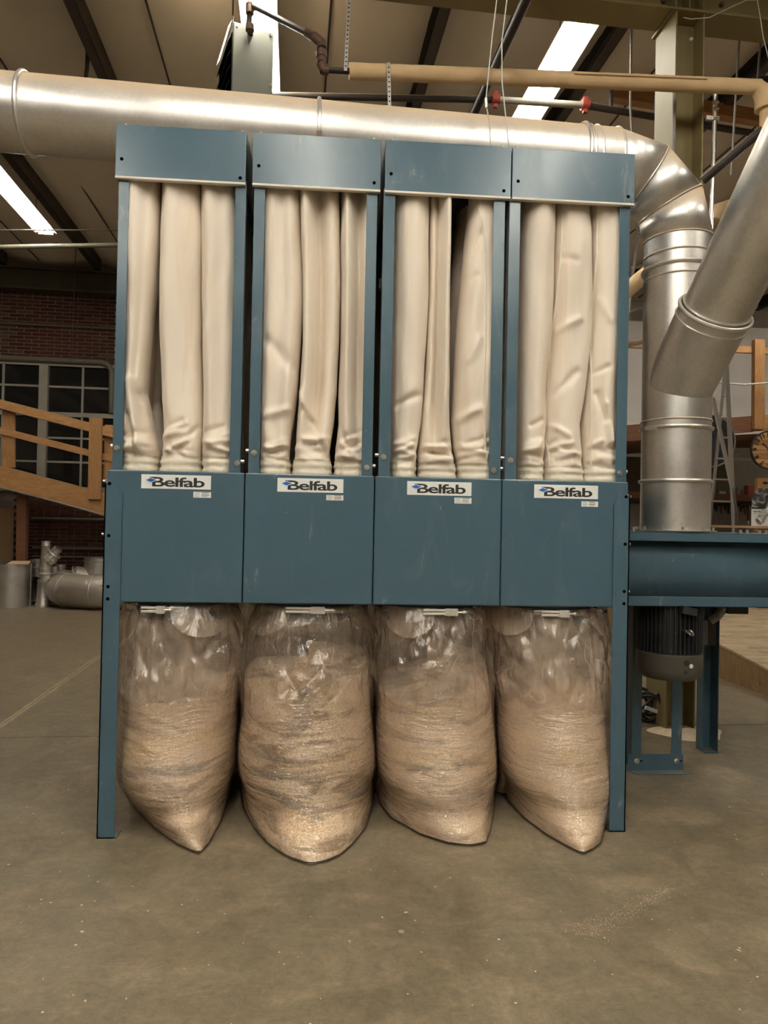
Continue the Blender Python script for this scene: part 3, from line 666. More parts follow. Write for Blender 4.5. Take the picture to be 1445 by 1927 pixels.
for bi, B in enumerate(BAGS):
    tab = []
    for y, xl, xr in B['s']:
        a, b = at_y(xl, y, YA), at_y(xr, y, YA); tab.append(((a.z+b.z)/2, a.x, b.x))
    tab.sort(); zlo = ZT; zhi = 3.20
    TL = [(t[0], t[1]) for t in tab]; TR = [(t[0], t[2]) for t in tab]
    cr = [(at_y(x0, y0, YA-.12), at_y(x1, y1, YA-.12), amp*1.1, wd) for x0, y0, x1, y1, amp, wd in B['c']]
    for k in range(9):                                                 # small folds gathered just above the cuff
        x = rng.uniform(TL[0][1]+.02, TR[0][1]-.02); z = zlo+CUFF+rng.uniform(.0, .10)
        cr.append((Vector((x-.07, YA-.1, z)), Vector((x+.07, YA-.1, z+rng.uniform(-.05, .07))), rng.choice((-1, 1, 1))*.009, .013))
    ph = bi*7.3
    def surf(u, z, B=B, TL=TL, TR=TR, cr=cr, ph=ph, extra=0.0):
        """u: angle round the bag, 0 = left edge, .5*pi = front"""
        xl, xr = interp(TL, z), interp(TR, z); hw = (xr-xl)/2; cx = (xl+xr)/2
        kx = -math.cos(u); ky = -math.sin(u)
        n = .78                                                          # flatter front than a true ellipse
        X = math.copysign(abs(kx)**n, kx); Yv = math.copysign(abs(ky)**n, ky)
        fr = max(0, math.sin(u)); t = (z-zlo)/(zhi-zlo); d = 0
        for u1, u0, wd, amp in B['r']:                                   # folds running the height of the bag
            uc = u0+(u1-u0)*t
            d += amp*math.exp(-((X-uc)/wd)**2)*sstep(0, .30, t)*fr**.3
        P = Vector((cx+X*hw, YA+Yv*(.125+.02*noise.noise((ph, z*2, 0))), z))
        for a, b, amp, wd in cr:
            ab = b-a; l2 = ab.x**2+ab.z**2+1e-9
            s_ = max(0, min(1, ((P.x-a.x)*ab.x+(P.z-a.z)*ab.z)/l2))
            dd = math.hypot(P.x-a.x-ab.x*s_, P.z-a.z-ab.z*s_)
            if dd < 3*wd: d += 1.5*amp*math.exp(-(dd/wd)**2)*fr
        d += .016*noise.noise((P.x*9+ph, P.y*5, z*1.6)) + .007*noise.noise((P.x*22+ph, ph, z*5)) + .010*noise.noise((P.x*20, ph, z*9))*sstep(.35, 0, t)
        d += .006*math.sin(u*11+ph)*sstep(.9, 1, t)
        low = sstep(.10, .0, t-.05)
        d += low*.006*noise.noise((P.x*16+ph, 3, z*30))
        d *= sstep(0, .03, t-.035) if t < .08 else 1
        return P + Vector((-math.cos(u)*.4*d, -math.sin(u)*d, 0)) + Vector((kx, ky, 0))*extra
    n1, n2 = 96, 140
    q = MB().grid(lambda a, v: surf(a*2*PI, zlo+.01+(v**1.15)*(zhi-zlo-.01)), n1, n2, wrap=True)
    fb = q.build('filter_bag', CLOTH, dc); fb0.append(fb)
    # hemmed cuff with stitched ridges
    def cuff(a, v):
        z = zlo+.001+v*CUFF; e = .004+.0025*math.sin(v*PI*4)+  .003*noise.noise((a*26, ph, v*4))+.004*noise.noise((a*9, ph, 2))
        return surf(a*2*PI, max(z, zlo+.001), extra=e)
    MB().grid(cuff, 64, 14, wrap=True).build('cuff', plain('cuff_cloth', (.74, .67, .54), .8, 0, .15, 20, .3, 90) if bi == 0 else bpy.data.materials['cuff_cloth'], fb)
    if 'seam' in B:
        sm = []
        for y, x in B['seam']: p = at_y(x, y, YA-.13); sm.append((p.z, p.x))
        sm.sort()
        def sf(a, v):
            z = zlo+CUFF+v*(3.13-zlo-CUFF); x = interp(sm, z); xl, xr = interp(TL, z), interp(TR, z)
            X = max(-.97, min(.97, (x-(xl+xr)/2)/((xr-xl)/2))); kx = math.copysign(abs(X)**(1/.78), X)
            u = math.acos(-kx); p = surf(u, z); return p+Vector(((a-.5)*.012, -.004*math.sin(a*PI)-.0008, 0))
        MB().grid(sf, 5, 60).build('seam', bpy.data.materials['cuff_cloth'], fb)
for k, fb in enumerate(fb0):                                            # the rows behind share the front row's meshes
    for dy in (.30, .60):
        c = fb.copy(); link(c); c.parent = dc; c.location = fb.location + Vector((.012 if k % 2 else -.012, dy, 0))

# ------------------------------------------------------------------ plastic collection bags filled with sawdust
BUCK = plain('buckle_steel', (.80, .77, .71), .42, .7, .06)
SACKS = [
 dict(s=[(1142,236,444),(1170,230,452),(1200,228,458),(1280,223,451),(1320,222,448),(1400,219,446),(1450,221,443),(1480,229,438)],
      foot=[(229,1482),(250,1521),(290,1561),(330,1590),(360,1604),(376,1608),(393,1590),(415,1551),(432,1502),(438,1482)],
      lev=[(224,1322),(250,1325),(300,1328),(340,1322),(380,1300),(415,1285),(450,1270)], buckle=(265,1147,322), flaps=[(318,1147,408,1195,.0),(395,1150,460,1182,1)],
      lab='leftmost of the front plastic bags, half full of sawdust, beside the blue leg'),
 dict(s=[(1145,482,688),(1180,467,695),(1250,456,697),(1320,452,700),(1400,446,707),(1440,446,707),(1480,449,704)],
      foot=[(449,1482),(458,1525),(478,1562),(505,1592),(542,1616),(582,1629),(612,1624),(640,1612),(665,1590),(690,1559),(702,1518),(704,1482)],
      lev=[(450,1292),(500,1318),(545,1345),(590,1345),(640,1318),(680,1280),(702,1262)], buckle=(537,1149,630), flaps=[(480,1150,548,1196,.0),(632,1148,688,1190,1)],
      lab='fattest plastic bag of sawdust with dark and golden layers, second from the left leg'),
 dict(s=[(1145,706,912),(1200,707,914),(1260,705,921),(1300,706,926),(1400,708,932),(1450,709,934),(1490,709,933)],
      foot=[(709,1492),(712,1512),(735,1541),(790,1572),(840,1588),(885,1594),(915,1588),(924,1565),(930,1530),(933,1492)],
      lev=[(704,1318),(750,1328),(800,1326),(850,1314),(900,1292),(928,1268)], buckle=(797,1152,878), flaps=[(735,1155,820,1200,.0),(893,1150,930,1192,1)],
      lab='plastic bag with a flat sawdust surface and cracked brown filling, third from the left leg'),
 dict(s=[(1150,922,1136),(1200,928,1141),(1250,932,1147),(1310,936,1152),(1400,938,1150),(1450,939,1149),(1490,946,1147)],
      foot=[(946,1492),(955,1508),(985,1541),(1025,1571),(1060,1591),(1085,1604),(1098,1609),(1118,1600),(1132,1588),(1141,1555),(1147,1492)],
      lev=[(936,1330),(980,1318),(1020,1303),(1060,1288),(1100,1290),(1152,1306)], buckle=(1020,1155,1085), flaps=[(937,1157,1012,1200,.0),(1095,1150,1138,1190,1)],
      lab='rightmost of the front plastic bags, mounded sawdust and a torn tail, beside the blue leg'),
]
YC = .30
def sack(i, S):
    tab = []
    for y, xl, xr in S['s']:
        a, b = at_y(xl, y, YC-.02), at_y(xr, y, YC-.02); tab.append(((a.z+b.z)/2, a.x, b.x))
    tab.sort(); TL = [(t[0], t[1]) for t in tab]; TR = [(t[0], t[2]) for t in tab]
    zbot = tab[0][0]
    fp = [at_z(x, y, .004) for x, y in S['foot']]
    Ls = [0]
    for a, b in zip(fp, fp[1:]): Ls.append(Ls[-1]+(b-a).length)
    FX = [(l/Ls[-1], p.x) for l, p in zip(Ls, fp)]; FY = [(l/Ls[-1], p.y) for l, p in zip(Ls, fp)]
    tipz = min(p.y for p in fp); ti = min(range(len(fp)), key=lambda k: fp[k].y); tf = Ls[ti]/Ls[-1]
    YFT = [(0, -.15), (.12, -.122), (.3, -.075), (.5, -.03), (.75, .0), (.95, .03), (1.1, .05)]
    topc = (SE[i]+SE[i+1])/2
    def base(u):                         # footprint on the floor, u in 0..2pi, 0=left, pi/2=front
        if u <= PI:
            s_ = u/PI; t = tf*(s_/.5) if s_ < .5 else tf+(1-tf)*((s_-.5)/.5)
            return interp(FX, t), interp(FY, t)
        s_ = (u-PI)/PI; xl, xr = FX[0][1], FX[-1][1]; yl, yr = FY[0][1], FY[-1][1]
        cx, hw = (xl+xr)/2, (xr-xl)/2
        return cx-hw*math.cos(u), (yr+(yl-yr)*s_) - math.sin(u)*.24
    def surf(u, z, shrink=0.0, crumple=0.0):
        xl, xr = interp(TL, max(z, zbot)), interp(TR, max(z, zbot)); cx, hw = (xl+xr)/2, (xr-xl)/2
        yf = YC-interp(YFT, z) - .0; yb = .26-.03*sstep(.7, 1.05, z)
        if i == 1: yf += .05*sstep(.1, .5, z)*sstep(.9, .5, z)
        kx, ky = -math.cos(u), -math.sin(u)
        x = cx+hw*kx; y = YC+ky*(yf if ky < 0 else yb)
        b = 1-sstep(0.0, .30, z)
        if b > 0:
            wd = .75*sstep(0, .16, z); bx_ = by_ = 0
            for q_ in (-1, -.6, -.3, 0, .3, .6, 1):
                uu = (u+q_*wd) % (2*PI); e_ = base(uu); bx_ += e_[0]/7; by_ += e_[1]/7
            k = b**1.6; x = x+(bx_-x)*k if u > 0 else x; y = y+(by_-y)*k
            # keep the outline round until just above the floor
        P = Vector((x, y, z)); nrm = Vector((kx, ky, 0)).normalized()
        d = -shrink
        d += .010*noise.noise((x*4+i*5, y*4, z*4)) * sstep(0, .1, z)
        up = sstep(.5, .75, z)*sstep(1.1, .95, z)
        if crumple:
            a1 = noise.noise((x*7+i, y*7, z*4.5)); a2 = noise.noise((x*15, y*15+i, z*8))
            a3 = noise.noise((x*28+i, y*28, z*11+x*14)); d += up*(.030*abs(a1)+.020*abs(a2)+.011*abs(a3))
            d += (1-up)*.0025*noise.noise((x*8, y*8, z*60+i+x*9))*sstep(.0, .1, z)
            d += .006*sstep(.8, 1.05, z)*math.sin(u*26+3*noise.noise((u*2, i, 0)))
        return P+nrm*d
    S['surf'] = surf
    lev = [(at_y(x, y, -.02).x, at_y(x, y, -.02).z) for x, y in S['lev']]
    t = thing('plastic_bag', S['lab'], 'plastic bag', (topc, YC, 0), 0, 'sawdust bags hanging under the collector')
    fl = film('polythene_%s' % 'abcd'[i], i+1, (.36, .26, .30, .50)[i])
    ztop = 1.075
    q = MB().grid(lambda a, v: surf(a*2*PI, .006+v*(ztop-.006), 0, 1), 220, 150, wrap=True)
    q.add([q.v[k] for k in range(220)], [tuple(range(219, -1, -1))])
    q.build('film', fl, t)
    def lev_at(x, y): return interp(lev, x) + .012*noise.noise((x*9, y*9, i)) + .10*sstep(.2, .6, y)
    def dust(a, v):
        u = a*2*PI
        if v <= .8:
            P = surf(u, .3); zt = lev_at(P.x, P.y); z = .012+(zt-.012)*v/.8
            return surf(u, z, .007+.010*sstep(.42, .6, z))
        k = 1-(v-.8)/.2; P = surf(u, .3); zt = lev_at(P.x, P.y); P = surf(u, zt, .007+.010*sstep(.42, .6, zt)); c = Vector((topc, YC, 0))
        p = c+(P-c)*k; return Vector((p.x, p.y, P.z+(1-k)*.03 if k > 0 else interp(lev, topc)+.05))
    q = MB().grid(dust, 110, 90, wrap=True); q.add([q.v[k] for k in range(110)], [tuple(range(109, -1, -1))])
    o = q.build('sawdust', sawdust('sawdust_%s' % 'abcd'[i], i, (.6, .85, .5, .35)[i], grain=(.5, .75, .4, .35)[i]), t)
    o['label'] = 'tan sawdust filling the lower bag'; o['kind'] = 'stuff'
    # collar and clamp band with its over-centre buckle
    xl, xr = interp(TL, 1.06), interp(TR, 1.06); cx, hw = (xl+xr)/2, (xr-xl)/2
    def band(a, v):
        u = a*2*PI; P = surf(u, 1.05); n_ = Vector((-math.cos(u), -math.sin(u), 0)); return Vector((P.x, P.y, 1.046+v*.024))+n_*(.004+.003*math.sin(v*PI))
    MB().grid(band, 80, 4, wrap=True).build('clamp_band', STEEL, t)
    b0 = at_y(S['buckle'][0], S['buckle'][1], .01); b1 = at_y(S['buckle'][2], S['buckle'][1], .01); zc = b0.z
    def on(x): 
        kx = max(-.95, min(.95, (x-cx)/hw)); return surf(math.acos(-kx), 1.05).y
    y0 = min(on(b0.x), on(b1.x))-.034; wq = b1.x-b0.x
    q = MB().box(b0.x, b0.x+wq*.55, y0, y0+.006, zc-.014, zc-.003).box(b0.x, b0.x+wq*.55, y0, y0+.006, zc+.003, zc+.014)
    q.box(b0.x+wq*.50, b0.x+wq*.80, y0-.006, y0+.034, zc-.017, zc+.017); q.build('buckle', BUCK, t, .0015)
    q = MB()
    for k in range(3): q.box(b0.x+wq*(.58+.08*k), b0.x+wq*(.58+.08*k)+.006, y0-.010, y0-.005, zc-.018, zc+.018)
    q.cyl((b0.x+wq*.78, y0, zc), (b0.x+wq*1.0, y0+.004, zc), .004, 8).cyl((b0.x+wq*.93, y0+.003, zc), (b0.x+wq*.97, y0+.003, zc), .008, 6)
    q.build('buckle_loop', BUCK, t)
    # loose flaps of film turned down over the band
    for (xa, ya, xb, yb, side) in S['flaps']:
        A = at_y(xa, ya, .0); Bp = at_y(xb, yb, .0); ua = math.acos(-max(-.985, min(.985, (A.x-cx)/hw))); ub = math.acos(-max(-.985, min(.985, (Bp.x-cx)/hw)))
        drop = A.z-Bp.z
        def flap(a, v, ua=ua, ub=ub, drop=drop, side=side, zt=1.078):
            u = ua+(ub-ua)*a; shape = (math.sin(PI*min(1, a*1.0))**.45) if not side else (sstep(0, .85, a)*(1-sstep(.93, 1, a)*.4))
            z = zt-(.03+drop*shape)*v; P = surf(u, max(z, .9)); n_ = Vector((-math.cos(u), -math.sin(u), 0))
            return Vector((P.x, P.y, z))+n_*(.012+.018*v*(.5+shape)+.006*math.sin(a*9+i)*v)
        MB().grid(flap, 26, 14).build('film_flap', fl, t)
    return t
sk = [sack(i, S) for i, S in enumerate(SACKS)]
BEH = ['plastic sawdust bag in the rear row, behind the bag next to the left leg', 'plastic sawdust bag in the rear row, behind the fattest bag',
       'plastic sawdust bag in the rear row, behind the bag with cracked brown filling', 'plastic sawdust bag in the rear row, behind the bag with the torn tail']
for i, s in enumerate(sk):
    c = copy_tree(s); c.location = s.location+Vector((0, .66, 0)); c['label'] = BEH[i]
# collars under the hoppers, part of the collector
for i in range(4):
    for y in (YC, YC+.66):
        cx = (SE[i]+SE[i+1])/2; q = MB()
        q.grid(lambda a, v: Vector((cx-math.cos(a*2*PI)*.235, y-math.sin(a*2*PI)*.235, 1.0+v*.097)), 48, 2, wrap=True)
        q.build('outlet_collar', BLUE, dc)
tl = at_z(1098, 1600, .0)
q = MB(); 
def tail(a, v):
    return Vector((tl.x-.075+.15*a, tl.y+.075-.10*v*(1-abs(a-.55)*1.3), .006+.03*(1-v)+.012*math.sin(a*11)*(1-v*.6)+.006*math.sin(v*9+a*5)))
q.grid(tail, 22, 12); q.build('torn_tail', bpy.data.materials['polythene_d'], sk[3], label='crumpled end of the bag')

# ------------------------------------------------------------------ overhead duct, elbow, wye and riser
YD = .55; RD = .189; DZ = 3.562; RX = 3.022; RC = .42
DM = Matrix.Translation((RX, YD, 0)) @ Matrix.Rotation(BA, 4, 'Z') @ Matrix.Translation((-RX, -YD, 0))   # the run follows the building's line
dt = thing('galvanized_duct', 'round galvanized duct running over the collector and elbowing down to the blower', 'duct', (RX, YD, 1.47))
xE = RX-RC
jx = [-2.6, at_y(24, 213, .20).x, at_y(596, 235, .24).x, at_y(1112, 250, .32).x, xE]
for a, b in zip(jx, jx[1:]):
    MB(DM).pipe((a, YD, DZ), (b, YD, DZ), RD, .003, 64).build('pipe_section', GALV, dt)
for x, r in ((jx[1], .012), (jx[2], .011), (jx[3], .012)):
    MB(DM).ring((x, YD, DZ), (1, 0, 0), RD+.004, r, 64, 8).build('clamp', GALV_CLEAN, dt)
for x in (jx[3]+.028, jx[3]+.07, xE):
    MB(DM).ring((x, YD, DZ), (1, 0, 0), RD+.001, .006, 64, 6).build('bead', GALV, dt)
P = Vector((jx[2], YD-RD*.93, DZ-.10)); MB(DM).box(P.x-.014, P.x+.014, P.y-.02, P.y+.01, P.z-.03, P.z+.04).build('clamp_latch', RUST, dt)
# mitred elbow: three gores
def epos(t): return Vector((xE+RC*math.sin(t), YD, DZ-RC+RC*math.cos(t)))
cuts = [0, R2(30), R2(60), R2(90)]
def ering(k, n=64):
    t = cuts[k]; c = epos(t); rad = Vector((math.sin(t), 0, math.cos(t))); ks = 1/math.cos(R2(15)) if 0 < k < 3 else 1.0
    return [c+rad*(RD*1.0*math.cos(2*PI*j/n)) * (1.0) + Vector((0, 1, 0))*(RD*math.sin(2*PI*j/n)) for j in range(n)]
for k in range(3):
    n = 64; a, b = ering(k), ering(k+1)
    MB(DM).add(a+b, [(j, (j+1) % n, n+(j+1) % n, n+j) for j in range(n)], True).build('elbow_gore', GALV, dt, solid=.003)
for k in (1, 2, 3):
    t = cuts[k]; ax = Vector((math.cos(t), 0, -math.sin(t)))
    MB(DM).ring(epos(t), ax, RD+.001, .005, 64, 6).build('bead', GALV, dt)
def zr(py): return at_y(1271, py, YD-RD).z
ZR0 = 1.475
zs_ = [DZ-RC, zr(487), zr(800), zr(903), ZR0]
for a, b in zip(zs_, zs_[1:]): MB().pipe((RX, YD, a), (RX, YD, b), RD, .003, 64).build('pipe_section', GALV, dt)
for z, r in ((zs_[1], .011), (zs_[2], .010), (zs_[3], .011)): MB().ring((RX, YD, z), (0, 0, 1), RD+.004, r, 64, 8).build('clamp', GALV_CLEAN, dt)
for z in (zr(462), zr(507), zr(785)): MB().ring((RX, YD, z), (0, 0, 1), RD+.001, .006, 64, 6).build('bead', GALV, dt)
P = at_y(1222, 806, YD-RD-.01); MB().box(P.x-.035, P.x+.035, P.y-.02, P.y+.03, P.z-.012, P.z+.006).build('clamp_latch', ZINC, dt)
MB().lathe([(RD, ZR0), (RD+.035, ZR0), (RD+.035, ZR0+.005), (RD, ZR0+.005)], (RX, YD, 0), 64).build('base_flange', GALV_CLEAN, dt)
for k in range(12):
    t = 2*PI*(k+.5)/12; MB().cyl((RX+math.cos(t)*(RD+.022), YD+math.sin(t)*(RD+.022), ZR0), (RX+math.cos(t)*(RD+.022), YD+math.sin(t)*(RD+.022), ZR0+.022), .006, 8).build('stud', ZINC, dt)
# wye branch, coming down towards the viewer's side
ba, baz = R2(45), R2(-85)
bd = Vector((math.sin(ba)*math.cos(baz), math.sin(ba)*math.sin(baz), math.cos(ba)))
B0 = Vector((RX, YD, 2.285)); TC = .50
RB = .172
MB().pipe(B0+bd*.02, B0+bd*TC, .186, .003, 64).build('wye_branch', GALV_CLEAN, dt)
MB().ring(B0+bd*(TC-.055), bd, .187, .005, 64, 6).build('bead', GALV_CLEAN, dt)
MB().ring(B0+bd*TC, bd, .188, .011, 64, 8).build('clamp', GALV_CLEAN, dt)
MB().pipe(B0+bd*(TC-.02), B0+bd*2.6, RB, .003, 64).build('branch_pipe', GALV_CLEAN, dt)
MB().ring(B0+bd*(TC+.02), bd, RB+.004, .005, 64, 6).build('bead', GALV_CLEAN, dt)

# ------------------------------------------------------------------ blower
bl = thing('blower', 'blue fan blower with a black motor hanging beneath, beside the collector', 'blower', (3.0, .7, 0))
BX0, BX1 = W+.02, 4.35; BY0 = .34; BZ0, BZ1 = 1.062, 1.468
def wallf(a, v):
    x = BX0+a*(BX1-BX0); curve = .0 if x < 3.30 else (x-3.30)**2*.55
    return Vector((x, BY0+.07+curve, BZ0+v*(BZ1-BZ0)))
MB().grid(wallf, 40, 2).build('scroll_wall', BLUE, bl, solid=-.005)
MB().box(BX0, BX1, BY0+.06, 1.30, BZ1-.006, BZ1).build('top_plate', BLUE, bl); MB().box(BX0, BX1, BY0+.06, 1.30, BZ0, BZ0+.006).build('bottom_plate', BLUE, bl)
q = MB().box(BX0, BX1, BY0, BY0+.07, BZ0, BZ0+.006).box(BX0, BX1, BY0, BY0+.006, BZ0, BZ0+.055); q.build('flange', BLUE, bl, .002)
q = MB().box(BX0, BX1, BY0, BY0+.07, BZ1-.006, BZ1).box(BX0, BX1, BY0, BY0+.006, BZ1-.05, BZ1); q.build('flange', BLUE, bl, .002)
MB().box(BX0, BX1, 1.295, 1.30, BZ0, BZ1).build('back_wall', BLUE, bl)
q = MB().box(3.35, 4.3, .95, 1.28, BZ1+.03, BZ1+.045); q.build('cover_plate', CARD, bl, label='brown board lying on the housing')
for k, x in enumerate((3.31, 3.36, 3.42, 3.47, 3.85)):
    hexbolt('bolt', (x, BY0+.03+.02*(k % 2), BZ1), (0, 0, 1), .010, bl, L=.02)
for x in (2.62, 2.70): hexbolt('bolt', (x, BY0+.03, BZ1), (0, 0, 1), .009, bl, L=.025)
# motor
MX, MY = 2.985, .52; MR = .168
mo = MB().lathe([(0, BZ0), (MR*.90, BZ0), (MR*.90, .80), (MR*.99, .795), (MR*1.04, .785), (MR*1.04, .70), (MR*1.0, .672), (MR*.88, .652), (0, .648)], (MX, MY, 0), 48).build('motor', MOTORM, bl)
cw = MB().lathe([(MR*1.0, .795), (MR*1.055, .788), (MR*1.055, .70), (MR*1.01, .668), (MR*.88, .647), (0, .642)], (MX, MY, 0), 48).build('fan_cowl', COWLM, mo, label='dark grey fan cowl')
q = MB()
for k in range(44):
    t = 2*PI*k/44; c_, s_ = math.cos(t), math.sin(t)
    q.bar((MX+c_*MR*.97, MY+s_*MR*.97, .80), (MX+c_*MR*.97, MY+s_*MR*.97, BZ0-.005), .005, MR*.20, (c_, s_, 0))
q.build('cooling_fins', MOTORM, mo)
for px, py, r, m in ((1291, 1248, .0155, DARKM), (1301, 1254, .012, WHITE), (1290, 1266, .009, DARKM)):
    P = at_y(px, py, MY-MR*1.04); k = (P.x-MX)/(MR*1.055); y = MY-math.sqrt(max(.0, 1-k*k))*MR*1.055
    nn = Vector((k, -math.sqrt(max(.0, 1-k*k)), 0)); C_ = Vector((P.x, y, P.z))
    MB().cyl(C_-nn*.004, C_+nn*.0015, r, 16).build('cowl_hole', m, cw)
P = at_y(1296, 1190, MY-MR-.02); MB().ring((P.x, P.y-.02, P.z), (1, .2, .5), .017, .0055, 20, 8).cyl((P.x-.02, P.y+.05, P.z+.01), (P.x-.005, P.y-.005, P.z), .008, 8).build('eye_bolt', ZINC, mo)
MB().box(MX+MR*.80, MX+MR*1.02, MY-.11, MY+.05, .84, .98).build('terminal_box', MOTORM, mo, .006)
MB().bar((MX-.03, MY-MR-.02, 1.05), (MX+.05, MY-MR-.02, 1.035), .05, .04).build('lifting_lug', MOTORM, mo)
# stand
def legpx(xa, xb, Y): return at_y(xa, 1380, Y).x, at_y(xb, 1380, Y).x
FY = .83
xa, xc = legpx(1189, 1207, FY)
q = MB().box(xa, xc, FY, FY+.006, .02, BZ0).box(xa, xa+.006, FY+.006, FY+.085, .02, BZ0); q.build('leg', BLUE, bl, .002)
xa2, xb2 = legpx(1264, 1283, FY)
q = MB().box(xa2, xb2, FY, FY+.006, .02, BZ0).box(xb2-.006, xb2, FY+.006, FY+.06, .02, BZ0); q.build('leg', BLUE, bl, .002)
f0, f1 = at_y(1184, 1440, .80).x, at_y(1289, 1440, .80).x
q = MB().box(f0, f1, FY-.008, FY-.002, .0, .105).prism([(f0, FY-.008, 0), (f1, FY-.008, 0), (f1+.04, FY-.068, 0), (f0+.035, FY-.068, 0)], (0, 0, .006)); ft = q.build('foot_bracket', BLUE, bl, .002)
for px in (1198, 1273):
    P = at_y(px, 1432, FY-.008); hexbolt('bolt', (P.x, FY-.008, P.z), (0, -1, 0), .013, ft, L=.014)
    MB().box(P.x+.018, P.x+.035, FY-.0088, FY-.007, P.z-.004, P.z+.004).build('slot', BLACK, ft)
l3a, l3b = at_z(1317, 1412).x, at_z(1347, 1414).x; LY = 1.18
q = MB().box(l3a, l3a+.006, LY-.0, LY+.08, 0, BZ0).box(l3a, l3b, LY+.08, LY+.086, 0, BZ0).box(l3b-.006, l3b, LY-.02, LY+.08, 0, BZ0); q.build('leg', BLUE, bl, .002)
MB().box(l3a, l3b, LY-.03, LY+.08, 0, .006).build('foot_plate', BLUE, bl)
q = MB(); pth = [at_y(1337, 1168, .95), at_y(1350, 1160, .93), at_y(1362, 1146, .9), at_y(1370, 1138, .9)]
MB().tube(pth, .022, 12).build('flexible_conduit', plain('flex_grey', (.30, .28, .24), .4, .6), bl)
for k in range(16):
    s_ = k/15*(len(pth)-1); j = min(int(s_), len(pth)-2); p = pth[j].lerp(pth[j+1], s_-j); q.ring(p, pth[j+1]-pth[j], .0225, .004, 16, 5)
q.build('conduit_ribs', plain('flex_rib', (.40, .37, .31), .4, .6), bl)
P0_, P1_ = at_y(1330, 1168, .95), at_y(1350, 1215, .95)
MB().box(P0_.x-.03, P1_.x-.01, .95, 1.06, P1_.z, P0_.z+.02).build('junction_box', MOTORM, bl, .004)
P0_, P1_ = at_y(1371, 1143, .85), at_y(1409, 1156, .85)
MB().box(P0_.x, P1_.x, .85, .98, P1_.z, BZ0).build('switch_box', MOTORM, bl, .006)

# ------------------------------------------------------------------ heater, pipes and hangers overhead
HDp = 5.62
hc = at_d(478, 110, HDp); hro = BA+R2(16)
hA, hB = at_d(440, 47, HDp), at_d(515, 52, HDp); hw_ = (hB-hA).length*1.04; hz1 = hA.z; hz0 = hz1-1.0
ht = thing('unit_heater', 'grey-green hanging unit heater with a dark louvered side above the duct', 'heater', ((hA.x+hB.x)/2, (hA.y+hB.y)/2, hz0), hro)
HM = Matrix.Translation(((hA.x+hB.x)/2, (hA.y+hB.y)/2, hz0)) @ Matrix.Rotation(hro, 4, 'Z'); hh = hz1-hz0
MB(HM).box(-hw_/2, hw_/2, 0, .62, 0, hh).build('casing', HEATM, ht, .008)
q = MB(HM)
for k in range(9):
    z = .12+k*.115; q.prism([(-hw_/2-.002, .05, z), (-hw_/2-.002, .58, z), (-hw_/2-.03, .58, z-.06), (-hw_/2-.03, .05, z-.06)], (.0, 0, .006))
q.build('louver', DARKM, ht); MB(HM).box(-hw_/2-.003, -hw_/2, .04, .59, .05, hh-.06).build('grille_opening', BLACK, ht)
for x, z in ((-hw_/2+.03, hh-.03), (hw_/2-.03, hh-.03), (hw_/2-.02, hh-.42), (-hw_/2+.03, hh-.7), (hw_/2-.02, hh-.85)):
    MB(HM).cyl((x, 0, z), (x, -.008, z), .010, 8).build('screw', ZINC, ht)
for x in (-hw_/2+.05, hw_/2-.05): MB(HM).cyl((x, .3, hh), (x, .3, CZ-.15-hz0), .006, 6).build('hanger_rod', PURLM, ht)
for k in range(3):
    MB(HM).tube([(hw_/2, .1, hh-.42), (hw_/2+.05+.02*k, .1, hh-.5-.02*k), (hw_/2+.09+.015*k, .1, hh-.75), (hw_/2+.06+.02*k, .1, hh-.95)], .007, 8).build('cable', PIPEBLK, ht)
# gas pipe from the heater to the wrapped line
PD = 4.72
def pt(px, py, D): return at_d(px, py, D)
gp = thing('gas_pipe', 'rusty black iron pipe zigzagging from the heater top to the paper-wrapped line', 'pipe', pt(605, 132, PD))
hh0 = pt(471, 62, HDp-.02); top = pt(471, 12, HDp-.12)
seg = [[hh0+Vector((0, .05, 0)), hh0+Vector((0, -.10, 0)), pt(471, 14, HDp-.12)], [pt(474, 10, HDp-.12), pt(585, 66, PD+.1)], [pt(598, 72, PD), pt(604, 84, PD), pt(605, 126, PD)], [pt(608, 131, PD), pt(664, 134, PD)]]
for s_ in seg: MB().tube(s_, .021, 12).build('pipe_run', PIPEBLK, gp)
for a, b, r in ((pt(466, 8, HDp-.12), pt(482, 12, HDp-.12), .034), (pt(470, 8, HDp-.12), pt(470, 26, HDp-.12), .032), (pt(470, 46, HDp-.12), pt(470, 58, HDp-.12), .032), (pt(578, 62, PD+.1), pt(592, 70, PD+.03), .031), (pt(590, 68, PD), pt(606, 82, PD), .033), (pt(604, 78, PD), pt(605, 90, PD), .032),
                (pt(605, 96, PD), pt(605, 108, PD), .036), (pt(605, 108, PD), pt(605, 118, PD), .03), (pt(604, 120, PD), pt(610, 133, PD), .034), (pt(606, 131, PD), pt(618, 132, PD), .032)):
    MB().cyl(a, b, r, 14).build('fitting', RUST, gp)
ip = thing('wrapped_pipe', 'paper-wrapped insulated pipe crossing horizontally in front of the column', 'pipe', pt(1000, 150, PD))
a, b = pt(657, 134, PD), pt(1428, 164, PD)
n = 70; path = [a.lerp(b, k/n) for k in range(n+1)]; rad = [.052+.0022*noise.noise((k*.45, 0, 0))+.0012*noise.noise((k*1.7, 4, 0)) for k in range(n+1)]
MB().tube(path, rad, 20).build('wrap', PAPER, ip)
MB().tube([b+Vector((-.02, 0, 0)), b+Vector((.02, 0, -.03)), b+Vector((.045, 0, -.09)), b+Vector((.05, 0, -.16))], [.054, .062, .066, .072], 20).build('elbow_wrap', PAPER, ip)
MB().cyl(b+Vector((.055, 0, -.10)), b+Vector((.06, 0, -1.2)), .043, 18).build('riser', PAPER, ip)
